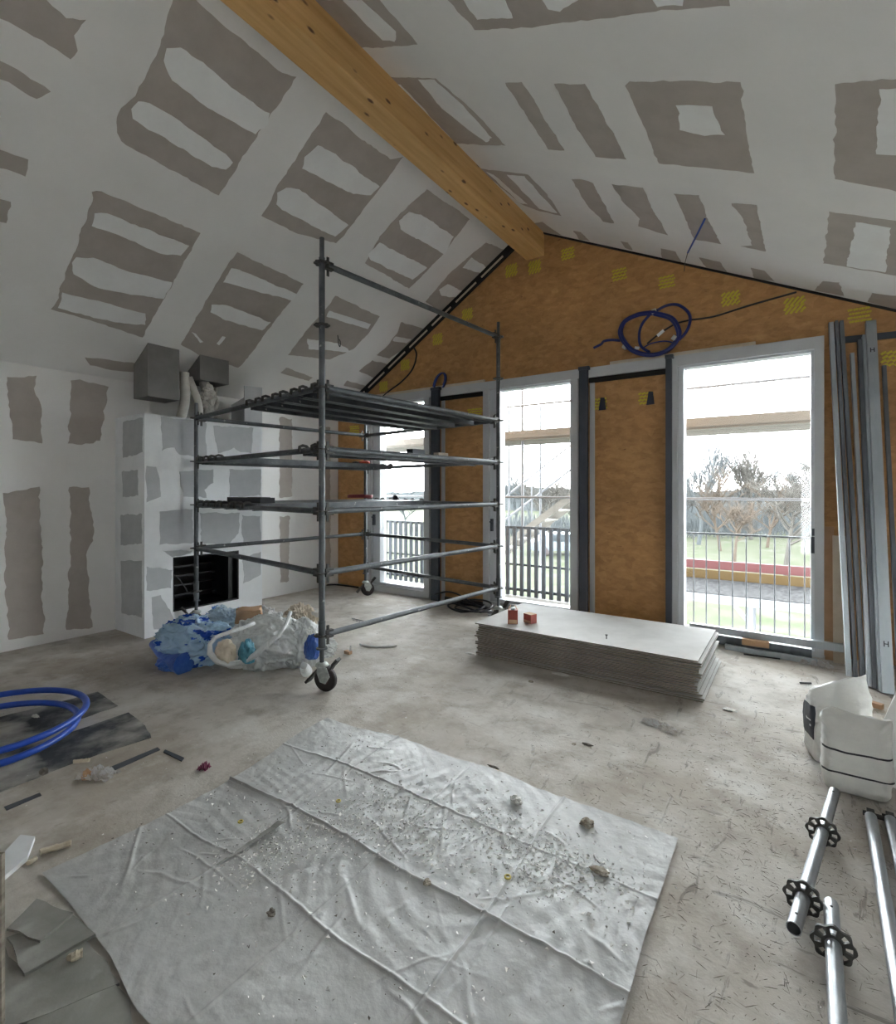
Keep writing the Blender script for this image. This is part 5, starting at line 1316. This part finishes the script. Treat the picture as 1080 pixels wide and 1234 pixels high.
def tree(px, zc, kind, m, lab, scale=1., rot=0.):
    c = camw(px, zc); c.z = GZ; t_ = empty('bare_tree', c, lab, 'tree', 'bare trees beyond the windows')
    W = Matrix.Translation(c) @ Matrix.Rotation(rot, 4, 'Z') @ Matrix.Scale(scale, 4)
    key = (kind, m.name)
    if key not in TCACHE:
        ms = []
        for nm, b_ in (('trunk', TM[kind][0]), ('branches', TM[kind][1])):
            me = bpy.data.meshes.new(nm); me.from_pydata(b_.v, [], b_.f); me.materials.append(m); ms.append((nm, me))
        TCACHE[key] = ms
    for nm, me in TCACHE[key]: link(nm, me, None, W, t_)
tree(948, 24, 1, M_BARK, 'broad bare tree with a forked trunk, nearest beyond the widest window', 1.12, .4)
tree(842, 40, 2, M_BARKB, 'tall blue-grey bare tree at the edge of the widest window', 1.25, 1)
tree(868, 36, 0, M_BARKO, 'russet bare tree near the edge of the widest window', 1.0, 2)
tree(905, 44, 2, M_BARK, 'slender bare tree behind the russet tree', 1.25, 3)
tree(925, 38, 0, M_BARKO, 'reddish bare tree beside the slender tree', .95, 4)
tree(982, 33, 0, M_BARK, 'bare tree half hidden by the widest window frame', 1.1, 5)
tree(885, 30, 1, M_BARKO, 'low spreading russet tree beyond the red deck board', .8, 1.4)
tree(1010, 42, 2, M_BARKB, 'tall bare tree behind the window frame by the studs', 1.2, .8)
tree(660, 34, 1, M_BARK, 'spreading bare tree behind the scaffold stairway', 1.15, 2.5)
tree(622, 46, 2, M_BARKB, 'distant blue-grey tree behind the stairway supports', .9, 3.5)
tree(690, 50, 0, M_BARK, 'distant bare tree at the edge of the stairway window', 1.0, .3)
tree(490, 52, 0, M_BARKB, 'distant bare tree seen through the scaffold', .9, 1.1)
tree(815, 47, 0, M_BARK, 'distant bare tree hidden by the window jamb', 1.1, 1.9)
tree(955, 46, 0, M_BARKB, 'distant blue-grey bare tree behind the broad forked tree', 1.25, 2.9)
for k_, (px_, zc_, kd_, lb_) in enumerate(((833, 55, 0, 'pale far tree beside the jamb of the widest window'), (858, 58, 2, 'thin far tree between the blue-grey and russet trees'), (893, 56, 0, 'faint far tree behind the low spreading tree'),
        (916, 60, 2, 'faint tall far tree behind the reddish tree'), (938, 57, 0, 'faint far tree rising behind the forked tree'), (968, 54, 2, 'faint far tree beside the lock plate'), (640, 60, 0, 'faint far tree over the middle of the balustrade'), (672, 62, 1, 'faint far tree above the parked car'))):
    tree(px_, zc_, kd_, (M_BARKB, M_BARK)[k_ % 2], lb_, 1.25, k_ * 1.3)
# shrub belt: tangled twigs
rg = random.Random(19)
mb = MB()
for k in range(9000):
    px = rg.uniform(590, 1000); zc = rg.uniform(44, 58); c = camw(px, zc); h = rg.uniform(.6, 3.6) * (1.0 if px > 780 else .7); c.z = GZ
    d = Vector((rg.uniform(-.5, .5), rg.uniform(-.5, .5), 1)).normalized(); q = c + Vector((rg.uniform(-1, 1), 0, rg.uniform(0, h * .5)))
    w_ = RGT * .03
    mb.add([q - w_, q + w_, q + d * h * .6], [(0, 1, 2)])
tag(mb.build('undergrowth', M_BARKB, recalc=False), 'tangled grey winter undergrowth beyond the lawn', 'undergrowth', None, 'stuff')
# parked car far below
c = camw(676, 34); c.z = GZ
t = empty('parked_car', c, 'small dark parked car beyond the picket balustrade', 'car')
m = Matrix.Translation(c) @ Matrix.Rotation(YAW, 4, 'Z')
body = [(-2.0, .35), (2.0, .35), (2.05, .75), (1.3, .92), (.75, 1.42), (-1.0, 1.45), (-1.7, .95), (-2.05, .85)]
MB().prism([m @ Vector((x, -.85, z)) for x, z in body], m.to_3x3() @ Vector((0, 1.7, 0))).build('body', M_CARP, t)
for x in (-1.25, 1.25):
    for y in (-.86, .7): MB().lathe(m @ Vector((x, y, .33)), m.to_3x3() @ Vector((0, 1, 0)), [(.2, 0), (.33, .02), (.33, .14), (.2, .16)], 16).build('wheel', M_RUBBER, t)
MB().prism([m @ Vector((x, -.87, z)) for x, z in ((-.95, .95), (1.05, .95), (.68, 1.36), (-.85, 1.38))], m.to_3x3() @ Vector((0, .02, 0))).build('side_window', M_GLASS, t)
